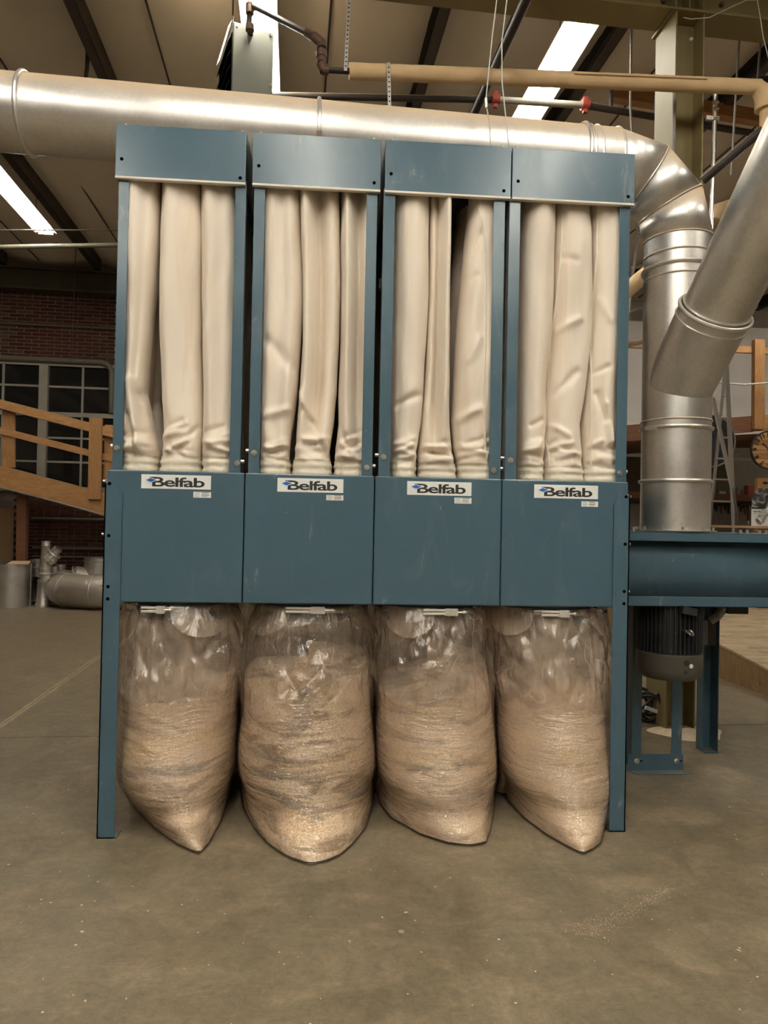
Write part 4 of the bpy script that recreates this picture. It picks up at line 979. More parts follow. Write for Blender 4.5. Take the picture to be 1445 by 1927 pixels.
q = MB().bar(pt(1080, 138, PD-.055), pt(1330, 148, PD-.055), .02, .012); q.build('torn_edge', PAPER, ip)
MB().cyl(b+Vector((-.01, 0, .053)), b+Vector((.07, 0, .056)), .008, 6).box(b.x-.02, b.x+.09, b.y-.05, b.y+.05, b.z+.054, b.z+.058).build('tar_patch', DARKM, ip)
def strap(pa, pb, D, lab, loop=None):
    t = thing('strap_hanger', lab, 'hanger strap', pt(*pb, D)); A, Bq = pt(*pa, D), pt(*pb, D); A = Vector((A.x, A.y, CZ-.19)) if lab.endswith('end') else A
    MB().bar(A, Bq, .022, .0025, (0, 1, 0)).build('perforated_strap', ALU, t); q = MB(); k = int((A-Bq).length/.030)
    for j in range(1, k):
        p = A.lerp(Bq, j/k); q.cyl(p+Vector((0, -.002, 0)), p+Vector((0, .002, 0)), .0055, 6)
    q.build('strap_holes', BLACK, t)
    if loop: MB().ring(loop[0], (1, 0, 0), loop[1], .006, 24, 6).build('strap_loop', ALU, t)
strap((667, -40), (650, 133), PD-.03, 'perforated steel strap holding up the gas pipe end')
strap((731, 118), (733, 200), PD-.058, 'perforated steel strap looped around the paper-wrapped pipe', (pt(731, 137, PD), .056))
# sprinkler line
SD = 6.3
sp = thing('sprinkler_pipe', 'dark sprinkler pipe with red couplings behind the wrapped pipe', 'pipe', pt(1000, 190, SD))
path = [pt(415, 178, SD), pt(932, 188, SD)]; MB().tube(path, .030, 12).build('pipe_run', PIPEBLK, sp)
MB().tube([pt(932, 188, SD), pt(1100, 198, SD)], .031, 12).build('pipe_run', plain('worn_pipe', (.36, .33, .27), .5, .1), sp)
MB().tube([pt(1100, 198, SD), pt(1460, 258, SD)], .032, 12).build('pipe_run', PIPEBLK, sp)
for px, py in ((932, 188), (1101, 198)):
    c_ = pt(px, py, SD); MB().tube([c_-BL*.035, c_+BL*.035], .048, 14).box(c_.x-.02, c_.x+.02, c_.y-.02, c_.y+.02, c_.z-.075, c_.z+.075).build('coupling', RED, sp, .004, 'red grooved coupling')
for px, y0, y1 in ((1150, 160, 205), (1234, 180, 215)):
    MB().cyl(pt(px, y0, SD), pt(px-1, y1, SD), .018, 8).build('hanger', PIPEBLK, sp)
# low black pipe in the roof's direction
zb_ = 4.4; P1_ = pt(893, 213, 1336*(zb_-1.5)/735); 
lat = ld(pt(893, 213, 5.27))[0]; zq = ld(pt(893, 213, 5.27))[2]; lat2 = ld(pt(985, 10, 4.12))
tag(MB().tube([bw(lat2[0], 2.0, lat2[2]), bw(lat2[0], 4.12, lat2[2]), bw(lat, 5.27, zq), bw(lat, 8.5, zq)], .032, 14).build('black_pipe', PIPEBLK), 'black iron pipe slanting overhead beneath the wrapped pipe', 'pipe')
P1_ = pt(993, 6, 4.1); 
# brace right of column
tag(MB().tube([pt(1322, 340, 4.6), pt(1436, 243, 4.3)], .030, 12).build('brace_rod', PIPEBLK), 'dark steel brace rod rising from the column towards the slanting duct', 'brace')
for k, pth in enumerate(([(937, -20), (926, 70), (914, 190), (922, 240), (923, 285)], [(956, -20), (944, 80), (945, 160), (957, 270), (957, 290)])):
    tag(MB().tube([at_y(x, y, .21) for x, y in pth], .003, 6).build('hanging_wire', WIREM), ('pale wire hanging onto the third header, the one with a small crimp', 'pale wire hanging onto the joint of the third and fourth headers')[k], 'wire')
MBw = MB().cyl(at_y(914, 185, .21), at_y(915, 203, .21), .008, 8); cr_ = MBw.build('wire_crimp', ZINC); tag(cr_, 'small metal crimp on the hanging wire above the third header', 'crimp')
tag(MB().tube([pt(1286, 33, 4.946), pt(1300, 36, 4.946), pt(1335, 33, 4.94), pt(1372, 15, 4.94), pt(1405, 0, 4.9), pt(1425, 0, 4.88), pt(1430, 30, 4.88), pt(1436, 70, 4.88), pt(1446, 110, 4.88)], .004, 6).build('loose_wire', WIREM), 'thin pale wire looping over the girder face to the column', 'wire')
for k, (pth, r, D, lab) in enumerate((
    ([(1248, 48), (1248, 105), (1252, 125), (1262, 140)], .012, 5.5, 'grey conduit bending toward the column below the girder'),
    ([(1268, 172), (1268, 250), (1266, 330)], .013, 4.93, 'grey conduit strapped to the side of the olive column'),
    ([(1187, 105), (1186, 200), (1190, 262)], .009, 5.6, 'threaded hanger rod left of the olive column'),
    ([(1392, 62), (1386, 150), (1376, 330)], .009, 5.6, 'thin hanger rod right of the shiny conduit'),
    ([(1432, 66), (1424, 170)], .009, 5.6, 'short hanger rod near the top corner beyond the girder'),
    ([(0, 465), (222, 461)], .030, 10.2, 'greenish pipe crossing beneath the roof over the brick wall'),
    ([(-5, 433), (222, 433)], .010, 10.2, 'thin rod crossing beneath the roof above the greenish pipe'),
    ([(142, 490), (139, 560), (135, 684)], .006, 12.6, 'thin vertical wire hanging before the brick wall'),
    ([(164, 128), (161, 150)], .020, 7.2, 'small hook clipped on the ceiling purlin'))):
    Q = [pt(x, y, D) for x, y in pth]
    if k in (2, 3, 4, 7, 8): Q = [Vector((Q[0].x, Q[0].y, CZ-.03))]+Q
    if k == 0: Q = [Vector((Q[0].x, Q[0].y, CZ-.03))]+Q
    tag(MB().tube(Q, r, 10).build(('conduit', 'conduit', 'hanger_rod', 'hanger_rod', 'hanger_rod', 'roof_pipe', 'roof_rod', 'hanging_wire', 'purlin_hook', 'grey_rail')[k], (DULL, DULL, DULL, DULL, DULL, plain('green_pipe', (.12, .11, .07), .5), PURLM, PURLM, PURLM, ALU)[k]), lab, ('conduit', 'conduit', 'rod', 'rod', 'rod', 'pipe', 'rod', 'wire', 'hook', 'rail')[k])
cn = thing('galvanized_conduit', 'shiny galvanized conduit clamped right of the olive column', 'conduit', pt(1340, 420, 4.9))
MB().tube([pt(1338, 168, 4.9), pt(1343, 172, 4.9), pt(1346, 180, 4.9), pt(1342, 300, 4.9), pt(1336, 440, 4.9)], .017, 14).build('pipe_run', STEEL, cn)
for y in (192, 204, 223): MB().cyl(pt(1341, y, 4.88), pt(1352, y, 4.88), .010, 8).build('clamp_screw', ZINC, cn)
MB().bar(pt(1328, 222, 4.9), pt(1352, 224, 4.9), .02, .03).build('strut_clamp', ZINC, cn)
ip2 = thing('insulated_pipe', 'paper-wrapped pipe slanting behind the vertical duct', 'pipe', pt(1195, 535, 6.5))
MB().tube([pt(1120, 598, 6.3), pt(1195, 533, 6.6), pt(1275, 466, 6.9), pt(1352, 405, 7.2)], .075, 16).build('wrap', PAPER, ip2)
MB().tube([pt(1345, 420, 7.1), pt(1356, 398, 7.1), pt(1375, 392, 7.1), pt(1400, 396, 7.1)], .10, 16).build('elbow_wrap', PAPER, ip2)
tb = MB(); A, Bq = pt(1150, 176, 6.9), pt(1450, 226, 6.9)
tag(MB().bar(A, Bq, .1, .13).build('timber_beam', WOODM), 'orange-brown timber beam high behind the olive column', 'beam')

# ------------------------------------------------------------------ wooden ramp with railing (left background)
RDp = 11.9
rp = thing('wooden_ramp', 'pine ramp with post and rail balustrade in front of the window', 'ramp', pt(90, 1050, RDp)*1.0)
def pbar(pa, pb, wpx, D, depth, name, m, parent, off=0):
    A, Bq = pt(pa[0], pa[1], D+off), pt(pb[0], pb[1], D+off); w = wpx*D/FPX
    return MB().bar(A, Bq, depth, w, (0, 0, 1)).build(name, m, parent, .004)
pbar((-60, 745), (300, 838), 16, RDp, .14, 'top_rail', WOODM, rp)
pbar((-60, 795), (300, 886), 12, RDp, .05, 'middle_rail', WOODM, rp, .03)
pbar((-60, 881), (300, 976), 38, RDp, .05, 'stringer', WOODM, rp)
pbar((-60, 863), (300, 958), 4, RDp, .9, 'deck', plain('ramp_deck', (.36, .29, .20), .8), rp, .45)
for pa, pb, w, off in (((17, 760), (17, 880), 21, .06), ((181, 786), (178, 940), 23, -.06), ((206, 800), (203, 905), 16, .06)):
    A, Bq = pt(*pa, RDp+off), pt(*pb, RDp+off); MB().bar(A, Bq, w*RDp/FPX, .05, (0, 1, 0)).build('baluster', WOODV, rp, .004)
tag(MB().tube([pt(-20, 912, RDp-.1), pt(70, 935, RDp-.1), pt(165, 961, RDp-.1), pt(235, 981, RDp-.1)], .017, 10).build('ramp_conduit', plain('grimy_conduit', (.24, .20, .15), .5, .4)), 'dull conduit slung under the wooden ramp', 'conduit')
tag(MB().bar(pt(43, 915, RDp+.25), Vector((pt(42, 1075, RDp+.25).x, pt(42, 1075, RDp+.25).y, 0)), .15, .1, (0, 1, 0)).build('ramp_post', WOODR), 'dark brown timber post standing under the wooden ramp', 'post')
Pq = pt(12, 1060, 12.7); zc_ = at_d(12, 955, 12.7).z
q = MB(BM); l0, d0, _ = ld(Pq); q.box(l0-1.2, ld(pt(25, 1000, 12.7))[0], 12.7, 12.73, 0, zc_); tag(q.build('plywood_sheet', CARD), 'brown plywood sheet standing behind the tall metal can', 'sheet')

# ------------------------------------------------------------------ loose duct pieces on the floor (left background)
def fz(px, py): return at_z(px, py, 0)
GR = 'loose duct pieces heaped by the brick wall'
c_ = fz(22, 1140); 
can = thing('sheet_metal_drum', 'tall galvanized sheet drum with a folded flap, at the picture edge', 'duct piece', (c_.x, c_.y, 0), 0, GR)
rr = (at_y(58, 1120, c_.y).x-at_y(-14, 1120, c_.y).x)/2; hz1 = at_y(20, 1060, c_.y).z
MB().pipe((c_.x, c_.y, 0), (c_.x, c_.y, hz1), rr, .004, 48).build('shell', HEAP, can)
pf = [at_y(12, 1062, c_.y-rr), at_y(54, 1062, c_.y-rr), at_y(58, 1056, c_.y-rr+.1), at_y(22, 1056, c_.y-rr+.1)]
MB().prism(pf, (0, 0, .004)).build('flap', PAPER, can, label='tan folded flap')
MB().cyl((c_.x+rr, c_.y-.02, 0), (c_.x+rr, c_.y-.02, hz1), .012, 8).build('seam', HEAP, can)
c_ = fz(80, 1142)
rdc = thing('reducer_stack', 'upright tapered duct reducer with a side elbow, beside the drum', 'duct piece', (c_.x, c_.y, 0), 0, GR)
def hz_at(py): return at_y(85, py, c_.y).z
def rw(px): return px*c_.length*0+px*(c_-CAM).dot(FW)/FPX
R_ = rw(1)
MB().lathe([(13*R_, 0), (13*R_, hz_at(1136)), (11.5*R_, hz_at(1133)), (9.5*R_, hz_at(1096)), (10.5*R_, hz_at(1094)), (10*R_, hz_at(1090))], (c_.x, c_.y, 0), 28).build('lower_reducer', HEAP, rdc)
MB().lathe([(10*R_, hz_at(1090)), (10*R_, hz_at(1082)), (12*R_, hz_at(1081)), (12*R_, hz_at(1079)), (10*R_, hz_at(1077)), (10*R_, hz_at(1073)), (11*R_, hz_at(1072)), (8*R_, hz_at(1028)), (8.6*R_, hz_at(1027)), (8*R_, hz_at(1025)), (8*R_, hz_at(1018))], (c_.x+.03, c_.y, 0), 28).build('upper_taper', HEAP, rdc)
e0 = Vector((c_.x+8*R_, c_.y, hz_at(1054))); 
MB().tube([e0, e0+Vector((.05, 0, .03)), e0+Vector((.09, 0, .09)), e0+Vector((.12, 0, .15)), e0+Vector((.16, 0, .19))], [.11, .105, .085, .07, .07], 20, False).build('side_elbow', HEAP, rdc)
MB().ring(e0+Vector((.10, 0, .10)), (1, 0, 1.2), .10, .014, 24, 6).build('bead', HEAP, rdc)
# big gored elbow lying down
zc = .34; eY = fz(150, 1150).y+.30
el = thing('large_elbow', 'large dusty gored duct elbow lying on the floor beside the blue leg', 'duct piece', (at_y(150, 1150, eY).x, eY, 0), 0, GR)
RL = .27
cx0 = at_y(130, 1105, eY).x; zc = RL+.005
base = Vector((cx0, eY, zc)); cs = [Vector((2.2, .25, 0)), Vector((.95, -.02, 0)), Vector((.42, -.05, 0)), Vector((-.02, .06, 0)), Vector((-.28, .38, 0)), Vector((-.36, .75, 0)), Vector((-.36, 1.0, 0))]
q = MB().tube([base+v for v in cs], RL, 36, False).build('shell', HEAP, el)
for j in (2, 3, 4, 5):
    a_ = cs[j+1]-cs[j-1]; MB().ring(base+cs[j], a_, RL*1.02, .010, 40, 6).build('bead', HEAP, el)
def stub(px, py0, py1, wpx, Y, lab, beads=1, m=HEAP):
    a, b = at_y(px, py0, Y), at_y(px, py1, Y); r = wpx/2*(Y-CAM.y)/FPX
    t = thing('duct_stub', lab, 'duct piece', (a.x, Y, 0), 0, GR)
    MB().pipe((a.x, Y, 0), (a.x, Y, b.z), r, .004, 36).build('shell', m, t)
    for k in range(beads): MB().ring((a.x, Y, b.z-.05-.09*k), (0, 0, 1), r, .008, 36, 6).build('bead', m, t)
    return t
eYb = eY
stub(185, 1095, 1050, 52, eYb+.75, 'wide grey duct collar standing behind the large lying elbow')
stub(68, 1120, 1052, 24, eYb+.9, 'dull narrow duct stub half hidden behind the reducer', 2)
stub(101, 1110, 1066, 14, eYb+.55, 'small bright duct stub between reducer and large elbow', 0)
stub(113, 1090, 1062, 20, eYb+1.1, 'short duct collar at the back of the loose heap', 1)
def lying(px, py, wpx, Y, ax, L, lab):
    c_ = at_y(px, py, Y); r = wpx/2*(Y-CAM.y)/FPX; c_.z = max(c_.z, r); a_ = Vector(ax).normalized()
    t = thing('duct_offcut', lab, 'duct piece', (c_.x, Y, 0), 0, GR)
    MB().pipe(c_, c_+a_*L, r, .004, 36).build('shell', HEAP, t); MB().ring(c_, a_, r, .008, 36, 6).build('bead', HEAP, t)
lying(64, 1108, 46, eYb+.45, (.35, 1, 0), .4, 'open ended duct offcut lying between drum and reducer')
lying(127, 1098, 42, eYb+.95, (.4, 1, 0), .3, 'dark open duct ring lying behind the large elbow')
cb = at_y(150, 1080, eYb+.62)
ct = thing('domed_fitting', 'dusty domed duct fitting resting behind the large elbow', 'duct piece', (cb.x, cb.y, 0), 0, GR)
MB().tube([Vector((cb.x-.12, cb.y, .42)), Vector((cb.x-.03, cb.y, .48)), Vector((cb.x+.10, cb.y+.05, .44)), Vector((cb.x+.18, cb.y+.1, .30)), Vector((cb.x+.2, cb.y+.1, .15))], [.13, .16, .18, .17, .14], 28).build('shell', HEAP, ct)
MB().ring(Vector((cb.x-.03, cb.y, .48)), (1, 0, .5), .163, .010, 32, 6).build('bead', HEAP, ct)
MB().box(cb.x+.1, cb.x+.3, cb.y+.0, cb.y+.2, 0, .2).build('support_block', CARD, ct)

# ------------------------------------------------------------------ right background
# plywood ramp with side panel
pr0, pr1 = at_z(1445+60, 1333), at_z(1345, 1272)
sd = (pr1-pr0).normalized(); pA = pr0-sd*.6; pB = pr1+sd*3.0
nrm = Vector((-sd.y, sd.x, 0)); nrm = nrm if nrm.dot(BL) > 0 else -nrm
def htop(s_): return .205+.165*s_
LA = (pB-pA).length
pw = thing('plywood_ramp', 'low worn plywood ramp with a brown side board, right of the blower', 'ramp', pA)
hA_, hB_ = .33-.127*(LA-3.0), .33+.127*3.0
MB().prism([pA, pB, pB+Vector((0, 0, hB_)), pA+Vector((0, 0, hA_))], nrm*.025).build('side_board', WOODR if False else wood('ply_side', (.20, .115, .045), (.33, .205, .09), (9, 9, 2)), pw)
MB().prism([pA+Vector((0, 0, hA_))-nrm*.01, pB+Vector((0, 0, hB_))-nrm*.01, pB+Vector((0, 0, hB_))+nrm*3.4, pA+Vector((0, 0, hA_))+nrm*3.4], (0, 0, .02)).build('deck', PLY, pw)
MB().prism([pB+nrm*.1, pB+nrm*3.3, pB+nrm*3.3+Vector((0, 0, hB_)), pB+nrm*.1+Vector((0, 0, hB_))], sd*-.02).build('end_board', WOODR, pw)
# ladder
LDp = 8.4
ldr = thing('step_ladder', 'aluminium step ladder standing open behind the vertical duct', 'ladder', pt(1365, 1150, LDp)-Vector((0, 0, .1)))
def lp(px, py, off=0): return pt(px, py, LDp+off)
def ext(a, b, z=.01):      # carry a rail on down to what it stands on
    d = b-a; return a + d*((z-a.z)/d.z)
LZ = .33+.127*(8.4-6.62)+.03
for a, b, w in (((1341, 748), (1378, 920), 8),):
    A = lp(*a); Bq = lp(*b); MB().bar(A, Bq, .045, .03, (0, 1, 0)).build('rail', ALU, ldr, .004)
    MB().bar(Bq, lp(1384, 965), .045, .03, (0, 1, 0)).build('rail', ALU, ldr, .004); MB().bar(lp(1384, 965), Vector((lp(1384, 965).x+.02, lp(1384, 965).y, LZ)), .045, .03, (0, 1, 0)).build('rail', ALU, ldr)
A, Bq = lp(1367, 690, .3), lp(1380, 960, .35); MB().bar(A, ext(A, Bq, LZ+.04), .05, .03, (0, 1, 0)).build('rail', ALU, ldr)
A, Bq = lp(1364, 700, .3), lp(1338, 960, .35); MB().bar(A, ext(A, Bq, LZ+.04), .03, .03, (0, 1, 0)).build('rail', ALU, ldr)
for y in (744, 785, 823, 863, 902, 943):
    t_ = (y-690)/270; MB().cyl(lp(1360-26*t_ + 4, y, .3), lp(1367+12*t_, y+1, .32), .012, 8).build('rung', ALU, ldr)
ll = thing('extension_ladder', 'aluminium ladder leaning in the gap between collector and vertical duct', 'ladder', pt(1172, 1100, 7.8))
for dx in (0, .52):
    A, Bq = pt(1212, 380, 7.8)+Vector((dx, .1, dx*.3)), pt(1180, 640, 7.8)+Vector((dx, .1, dx*.3)); MB().bar(A, ext(A, Bq), .03, .06, (0, 1, 0)).build('rail', ALU, ll)
for y in (440, 500, 583, 650):
    A = pt(1206-(y-395)*.12, y, 7.8)+Vector((0, .1, 0)); MB().cyl(A, A+Vector((.52, 0, .16)), .022, 8).build('rung', ALU, ll)
# mezzanine carpentry
MD = 10.0
mz = thing('timber_mezzanine', 'brown timber platform edge with pine posts and rail, behind the ladder', 'platform', pt(1300, 830, MD))
A, Bq = pt(1120, 820, MD), pt(1414, 798, MD); MB().bar(A, Bq, .06, .24).build('fascia_board', WOODR, mz)
A, Bq = pt(1416, 797, MD-.02), pt(1520, 790, MD-.02); MB().bar(A, Bq, .06, .24).build('fascia_board', WOODM, mz)
A, Bq = pt(1427, 640, MD-.06), pt(1426, 808, MD-.06); MB().bar(A, Bq, .16, .09, (0, 1, 0)).build('post', WOODV, mz)
A, Bq = pt(1120, 645, MD), pt(1520, 664, MD); MB().bar(A, Bq, .05, .10).build('rail', WOODM, mz)
A, Bq = pt(1340, 836, MD+1.0), pt(1520, 836, MD+1.0); MB().bar(A, Bq, .05, .12).build('joist', WOODR, mz)
A, Bq = pt(1120, 836, MD+.1), pt(1520, 815, MD+.1); q = MB().prism([A, Bq, Bq+BD*2.6, A+BD*2.6], (0, 0, .03)); q.build('deck', WOODR, mz)
tag(MB().tube([pt(1354, 720, MD-.3), pt(1400, 724, MD-.3), pt(1450, 720, MD-.3)], .014, 8).build('slack_cable', WIREM), 'pale slack cable crossing in front of the white wall', 'cable')
# white panel wall over the mezzanine, dark recess with shelf and pegboard below
a0, a1 = ld(pt(1120, 700, 12.4)), ld(pt(1560, 700, 12.4))
z1 = ld(pt(1300, 610, 12.4))[2]; z0 = ld(pt(1300, 830, 12.4))[2]
tag(MB(BM).box(a0[0], a1[0], 12.4, 12.5, z0, z1).build('wall_panel', WALLW), kind='structure')
pb = thing('pegboard', 'brown pegboard for tools under the timber platform', 'pegboard', pt(1390, 1000, 12.3))
l0, _, zt_ = ld(pt(1120, 946, 12.3)); l1 = ld(pt(1540, 946, 12.3))[0]; zb_ = ld(pt(1400, 1012, 12.3))[2]
MB(BM).box(l0, l1, 12.3, 12.32, zb_, zt_).build('board', PEG, pb)
q = MB(BM); nx = 0; x = ld(pt(1330, 960, 12.3))[0]
while x < ld(pt(1420, 960, 12.3))[0]:
    zz = zb_+.03
    while zz < zt_-.02: q.box(x-.006, x+.006, 12.297, 12.3, zz-.006, zz+.006); zz += .05
    x += .05
ho = q.build('peg_holes', DARKM, pb); ho['kind'] = 'stuff'
tag(MB(BM).box(l0, l1, 12.33, 12.36, zt_, ld(pt(1400, 866, 12.3))[2]).build('back_board', plain('olive_board', (.15, .125, .085), .8)), 'dull olive board above the shelf under the platform', 'board')
A, Bq = pt(1120, 937, 12.1), pt(1540, 937, 12.1); tag(MB(BM).box(ld(A)[0], ld(Bq)[0], 11.95, 12.3, ld(pt(1390, 943, 12.1))[2], ld(pt(1390, 931, 12.1))[2]).build('wall_shelf', WOODR), 'brown timber shelf above the pegboard', 'shelf')
zsh = ld(pt(1390, 931, 12.1))[2]
items = [(1343, 8, 9, (.25, .22, .18), 'small grey tin'), (1355, 14, 6, (.45, .40, .34), 'low pale box'), (1366, 8, 5, (.16, .07, .04), 'flat brown tin'), (1388, 7, 17, (.22, .18, .14), 'dull glass bottle'), (1397, 6, 10, (.12, .09, .06), 'little dark jar'), (1409, 13, 19, (.22, .05, .03), 'red boxed package'), (1421, 8, 14, (.25, .06, .04), 'narrow red carton')]
for px, w, h, c, nm in items:
    P = ld(pt(px, 931, 12.1)); s_ = 12.1/FPX; q = MB(BM); nme = nm.split()[-1]
    mm = plain(nme+'_paint', c, .6)
    if nme in ('bottle', 'jar', 'tin'):
        q.tube([(P[0], 12.1, zsh), (P[0], 12.1, zsh+h*s_*.65), (P[0], 12.1, zsh+h*s_*.8), (P[0], 12.1, zsh+h*s_)], [w*s_/2, w*s_/2, w*s_/(4 if nme == 'bottle' else 2.1), w*s_/(4 if nme == 'bottle' else 2.1)], 12)
    else: q.box(P[0]-w*s_/2, P[0]+w*s_/2, 12.03, 12.17, zsh, zsh+h*s_)
    tag(q.build('shelf_'+nme, mm), nm+' on the shelf above the pegboard', nme, 'things on the shelf above the pegboard')
tools = [(1349, 948, 962, 'clamp'), (1358, 948, 966, 'hammer'), (1345, 948, 958, 'pliers'), (1395, 948, 962, 'square'), (1403, 950, 968, 'mallet'), (1409, 952, 980, 'saw'), (1386, 948, 964, 'wrench'), (1366, 948, 960, 'chisel'), (1372, 949, 967, 'file')]
for px, y0, y1, nm in tools:
    P0_, P1_ = ld(pt(px, y0, 12.27)), ld(pt(px+1, y1, 12.27)); s_ = 12.27/FPX
    t = thing('hand_tool', 'dark %s hanging on the pegboard under the shelf' % nm, nm, bw(P1_[0], 12.28, P1_[2]), BA, 'hand tools on the pegboard')
    MB(BM).box(P0_[0]-s_*1.2, P0_[0]+s_*1.2, 12.26, 12.295, P1_[2], P0_[2]).build('handle', WOODR if nm in ('hammer', 'mallet', 'saw') else DARKM, t)
    hw_ = s_*{'hammer': 5, 'mallet': 5, 'saw': 4, 'square': 4}.get(nm, 2.6); hh_ = s_*{'saw': 11, 'mallet': 6}.get(nm, 4)
    if nm == 'saw': MB(BM).prism([(P0_[0]-s_*1, 12.285, P0_[2]), (P0_[0]+s_*4, 12.285, P0_[2]), (P0_[0]+s_*2, 12.285, P1_[2]-s_*8), (P0_[0]-s_*1, 12.285, P1_[2]-s_*8)], BM.to_3x3().inverted() @ Vector((0, .004, 0))).build('blade', ZINC, t)
    else: MB(BM).box(P0_[0]-hw_, P0_[0]+hw_, 12.255, 12.298, P0_[2]-hh_, P0_[2]).build('head', DARKM, t)
# clock
CD = 9.3; cc = pt(1446, 847, CD); CR = 38*CD/FPX
FX_ = BL; FZ_ = Vector((0, 0, 1)); FN = -BD
ck = thing('wall_clock', 'round planked wooden wall clock with black numerals, cut by the picture edge', 'clock', cc-Vector((0, 0, CR)))
def disc(c, n_, r, th, m, name, parent, N_=48): return MB().cyl(c, c+n_*th, r, N_).build(name, m, parent)
disc(cc+BD*.03, FN, CR, .03, DARKM, 'backing', ck)
PLM = [wood('clock_plank_a', (.33, .15, .05), (.50, .26, .095)), wood('clock_plank_b', (.40, .20, .07), (.58, .34, .14)), wood('clock_plank_c', (.27, .11, .035), (.42, .20, .07))]
npk = 8
for k in range(npk):
    y0 = -CR*.97+k*(CR*1.94/npk)+.003; y1 = y0+CR*1.94/npk-.005
    q = []
    for j in range(7):
        y = y0+(y1-y0)*j/6; q.append((math.sqrt(max(0, (CR*.97)**2-y*y)), y))
    poly = [cc+FX_*x+FZ_*y for x, y in q]+[cc-FX_*x+FZ_*y for x, y in reversed(q)]
    MB().prism(poly, FN*.012).build('plank', PLM[k % 3], ck)
MB().ring(cc+FN*.01, FN, CR, .012, 48, 6).build('rim', DARKM, ck)
for h in range(1, 13):
    t = R2(90-30*h); e = FX_*math.cos(t)+FZ_*math.sin(t); tx = FX_*math.sin(t)-FZ_*math.cos(t)
    if h in (4, 5, 6, 7, 8): Xv, Yv, off = -tx, -e, .62
    else: Xv, Yv, off = tx, e, .62
    Xv, Yv = tx, e
    text('numeral', str(h), CR*.34, INK, ck, tuple(cc+FN*.0135+e*CR*.70), Xv, Yv, .004, .0008, 'CENTER')
for ang, L_, w_ in ((-48, .55, .016), (150, .38, .020)):
    t = R2(90-ang); e = FX_*math.cos(t)+FZ_*math.sin(t); MB().bar(cc+FN*.018-e*CR*.12, cc+FN*.018+e*CR*L_, w_, .004, tuple(FN)).build('hand', INK, ck)
disc(cc+FN*.012, FN, .02, .012, INK, 'hub', ck, 16)
# cabinet under the clock
A, Bq = ld(pt(1425, 899, 9.8)), ld(pt(1500, 940, 9.8))
kb = thing('wooden_cabinet', 'pale wooden cabinet with a dark oval grip below the clock', 'cabinet', bw((A[0]+Bq[0])/2, 9.9, 0), BA)
MB(BM).box(A[0], Bq[0], 9.8, 9.86, 0, A[2]).build('carcass', WOODM, kb); P = ld(pt(1440, 909, 9.8))
q = MB(BM); q.prism([(P[0]+.045*math.cos(2*PI*k/16), 9.798, P[2]+.022*math.sin(2*PI*k/16)) for k in range(16)], BM.to_3x3().inverted() @ Vector((0, .004, 0))); q.build('grip_hole', DARKM, kb)
# calendar poster standing on the bench, ribbed hose
A, Bq = ld(pt(1415, 918, 8.0)), ld(pt(1500, 992, 8.0)); zmid = ld(pt(1415, 955, 8.0))[2]
cal = thing('wall_calendar', 'white calendar sheet with a black and white photograph on top', 'calendar', bw(A[0]+.2, 8.0, Bq[2]-.02), BA)
MB(BM).box(A[0], Bq[0], 8.0, 8.008, Bq[2], zmid).build('date_sheet', WHITE, cal)
def bwphoto():
    m, nt, b = newmat('grey_photo'); c = ramp(nt, noise_tex(nt, coords(nt, 'Object', (9, 9, 14)), 1.0, 6, .7, 1.0), [(.38, .01), (.52, .09), (.62, .45)])
    nt.links.new(c, b.inputs['Base Color']); b.inputs['Roughness'].default_value = .5; return m
q = MB(BM)
q.prism([(A[0], 8.0, zmid), (Bq[0], 8.0, zmid), (Bq[0], 8.0, A[2]), (A[0]+.10, 8.0, A[2]), (A[0]+.04, 8.0, A[2]-.04), (A[0]+.01, 8.0, A[2]-.11)], BM.to_3x3().inverted() @ Vector((0, .01, 0))); q.build('photo_panel', bwphoto(), cal)
MB(BM).box(A[0], Bq[0], 7.996, 8.0, zmid-.016, zmid+.004).build('binding', INK, cal)
x = A[0]+.02
for w_ in (.018, .03, .022, .034, .02, .03, .04):
    MB(BM).box(x, x+w_*.8, 7.998, 8.0, zmid-.055, zmid-.042).build('printed_word', GREYINK, cal); x += w_
for k in range(4):
    MB(BM).box(A[0]+.03+.07*k, A[0]+.06+.07*k, 7.998, 8.0, zmid-.075, zmid-.07).build('printed_word', GREYINK, cal)
MB(BM).box(A[0]+.1, Bq[0], 8.015, 8.03, .33+.127*(8-6.62)+.02, A[2]-.02).build('easel_board', WOODR, cal)
hs = thing('ribbed_hose', 'grey ribbed dust hose curving in front of the calendar', 'hose', at_y(1432, 985, 1.15))
HY = 1.15
hp = [at_y(x, y, HY) for x, y in ((1427, 984), (1430, 980), (1436, 968), (1446, 961), (1470, 958), (1500, 966), (1516, 986))]
hp[0].z = BZ1+.075; hp[-1].z = BZ1+.026
MB().tube(hp, .022, 12).build('tube', plain('hose_grey', (.33, .32, .29), .5), hs)
q = MB()
for a, b in zip(hp[:-1], hp[1:]):
    m_ = max(2, int((b-a).length/.011))
    for j in range(m_): q.ring(a.lerp(b, j/m_), b-a, .023, .0035, 14, 5)
q.build('ribs', plain('hose_rib', (.42, .41, .37), .5), hs)
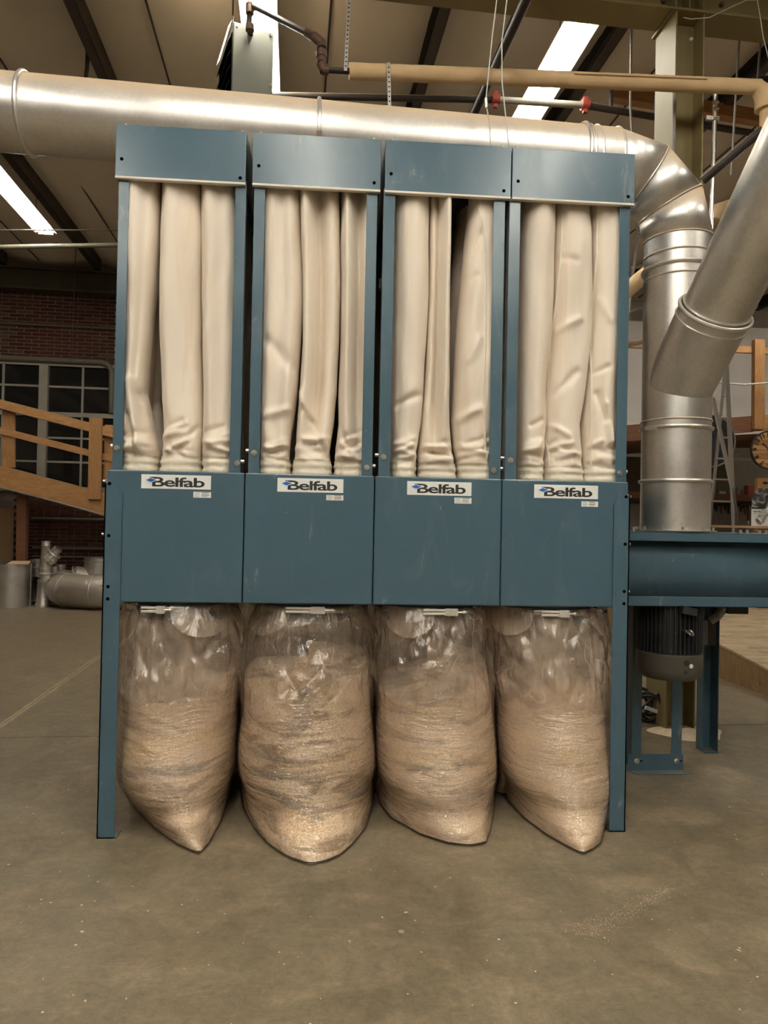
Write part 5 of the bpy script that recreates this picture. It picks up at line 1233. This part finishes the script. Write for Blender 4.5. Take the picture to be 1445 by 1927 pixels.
# dark fan disc behind the riser
fd = pt(1338, 830, 9.72); fr_ = 52*9.72/FPX
fn = thing('drum_fan', 'big dark round fan standing behind the vertical duct', 'fan', (fd.x, fd.y, 0))
MB().cyl(fd, fd+BD*.25, fr_*.97, 40).build('body', plain('fan_dark', (.018, .018, .018), .5), fn); MB().ring(fd, BD, fr_, .012, 48, 6).build('rim', plain('fan_rim', (.16, .15, .14), .4), fn)
for k in range(3): MB().ring(fd-BD*.01, BD, fr_*(.3+.22*k), .004, 40, 5).build('guard_ring', DARKM, fn)
MB().box(fd.x-.04, fd.x+.04, fd.y+.10, fd.y+.2, 0, fd.z).build('stand', DARKM, fn)
# coiled cable on the floor behind the motor
cbp = at_z(1217, 1362)
cbl = thing('cable_coil', 'black coiled power cable with a white tag, on the floor beneath the motor', 'cable', (cbp.x, cbp.y, 0))
q = MB()
for k in range(7):
    c_ = Vector((cbp.x+.05*math.sin(k*1.3), cbp.y+.03*k, .12+.03*math.cos(k*2)))
    q.ring(c_, (math.sin(k*.9)*.5+.6, 1, .5*math.cos(k)), .10+.012*math.sin(k*3), .011, 28, 6)
q.build('loops', CABLE, cbl)
MB().tube([(cbp.x-.2, cbp.y, .02), (cbp.x-.06, cbp.y-.03, .12), (cbp.x+.06, cbp.y-.05, .24), (cbp.x+.10, cbp.y-.02, .16), (cbp.x+.16, cbp.y, .012)], .013, 8).build('cord', CABLE, cbl)
MB().bar((cbp.x-.06, cbp.y-.10, .15), (cbp.x+.03, cbp.y-.10, .12), .02, .025).build('tag', WHITE, cbl)
# sawdust heap at the column base, chips on the floor
def heap(a, v):
    r = v; t = a*2*PI; x = 2.87+(.26+.05*math.sin(t*3))*r*math.cos(t); y = 4.86+.20*r*math.sin(t)
    return (x, y, .001+.035*(1-r)**1.5*(1+.5*noise.noise((x*8, y*8, 0))))
tag(MB(BM).grid(heap, 40, 10, wrap=True).build('sawdust_drift', sawdust('sawdust_floor', 5, .3)), 'low drift of sawdust on the floor around the column base', 'sawdust', kind='stuff')
q = MB(); rg = random.Random(11)
for k in range(330):
    d_ = rg.random()**1.3; y = -2.35+d_*4.6; x = CAM.x+rg.uniform(-.62, .62)*(y-CAM.y+.3); s_ = rg.uniform(.0025, .0065)*(1.6 if rg.random() < .08 else 1)
    if -.3 < y < 1.3 and -.1 < x < 2.6: continue
    t = rg.uniform(0, PI); a = Vector((math.cos(t), math.sin(t), 0))*s_; b = Vector((-math.sin(t), math.cos(t), 0))*s_*rg.uniform(.35, .9); c_ = Vector((x, y, .0004))
    q.prism([c_-a, c_-b, c_+a*rg.uniform(.6, 1), c_+b], (0, 0, .0015))
for k in range(700):                                                  # a spilled trail of fine dust
    t_ = rg.random(); P = at_z(1262, 1672).lerp(at_z(1092, 1758), t_); s_ = rg.uniform(.0005, .0019)
    c_ = Vector((P.x+rg.gauss(0, .014+.03*t_), P.y+rg.gauss(0, .016+.02*t_), .0004)); a = Vector((s_, s_*rg.uniform(-.5, .5), 0)); b = Vector((-a.y, a.x, 0))*.7
    q.prism([c_-a, c_-b, c_+a, c_+b], (0, 0, .001))
tag(q.build('wood_chips', plain('chip_pale', (.62, .52, .37), .9)), 'pale wood chips scattered over the concrete floor', 'wood chips', kind='stuff')
tag(MB().cyl(at_z(755, 1753, .0), at_z(755, 1753, .0)+Vector((0, 0, .001)), .011, 14).build('floor_plug', plain('plug', (.30, .28, .24), .6)), 'small round grey plug set in the floor before the bags', 'plug')

# lettering becomes plain meshes
dg = bpy.context.evaluated_depsgraph_get()
for o, par, M, fit in TEXTS:
    nm = o.name.split('.')[0]; me = bpy.data.meshes.new_from_object(o.evaluated_get(dg)); bpy.data.objects.remove(o)
    if fit:
        xs, ys = [v.co.x for v in me.vertices], [v.co.y for v in me.vertices]
        kx, ky = fit[0]/(max(xs)-min(xs)), fit[1]/(max(ys)-min(ys)); x0, y0 = min(xs), min(ys)
        for v in me.vertices: v.co.x = (v.co.x-x0)*kx; v.co.y = (v.co.y-y0)*ky
    t = link(bpy.data.objects.new(nm, me)); t.parent = par; t.matrix_local = M
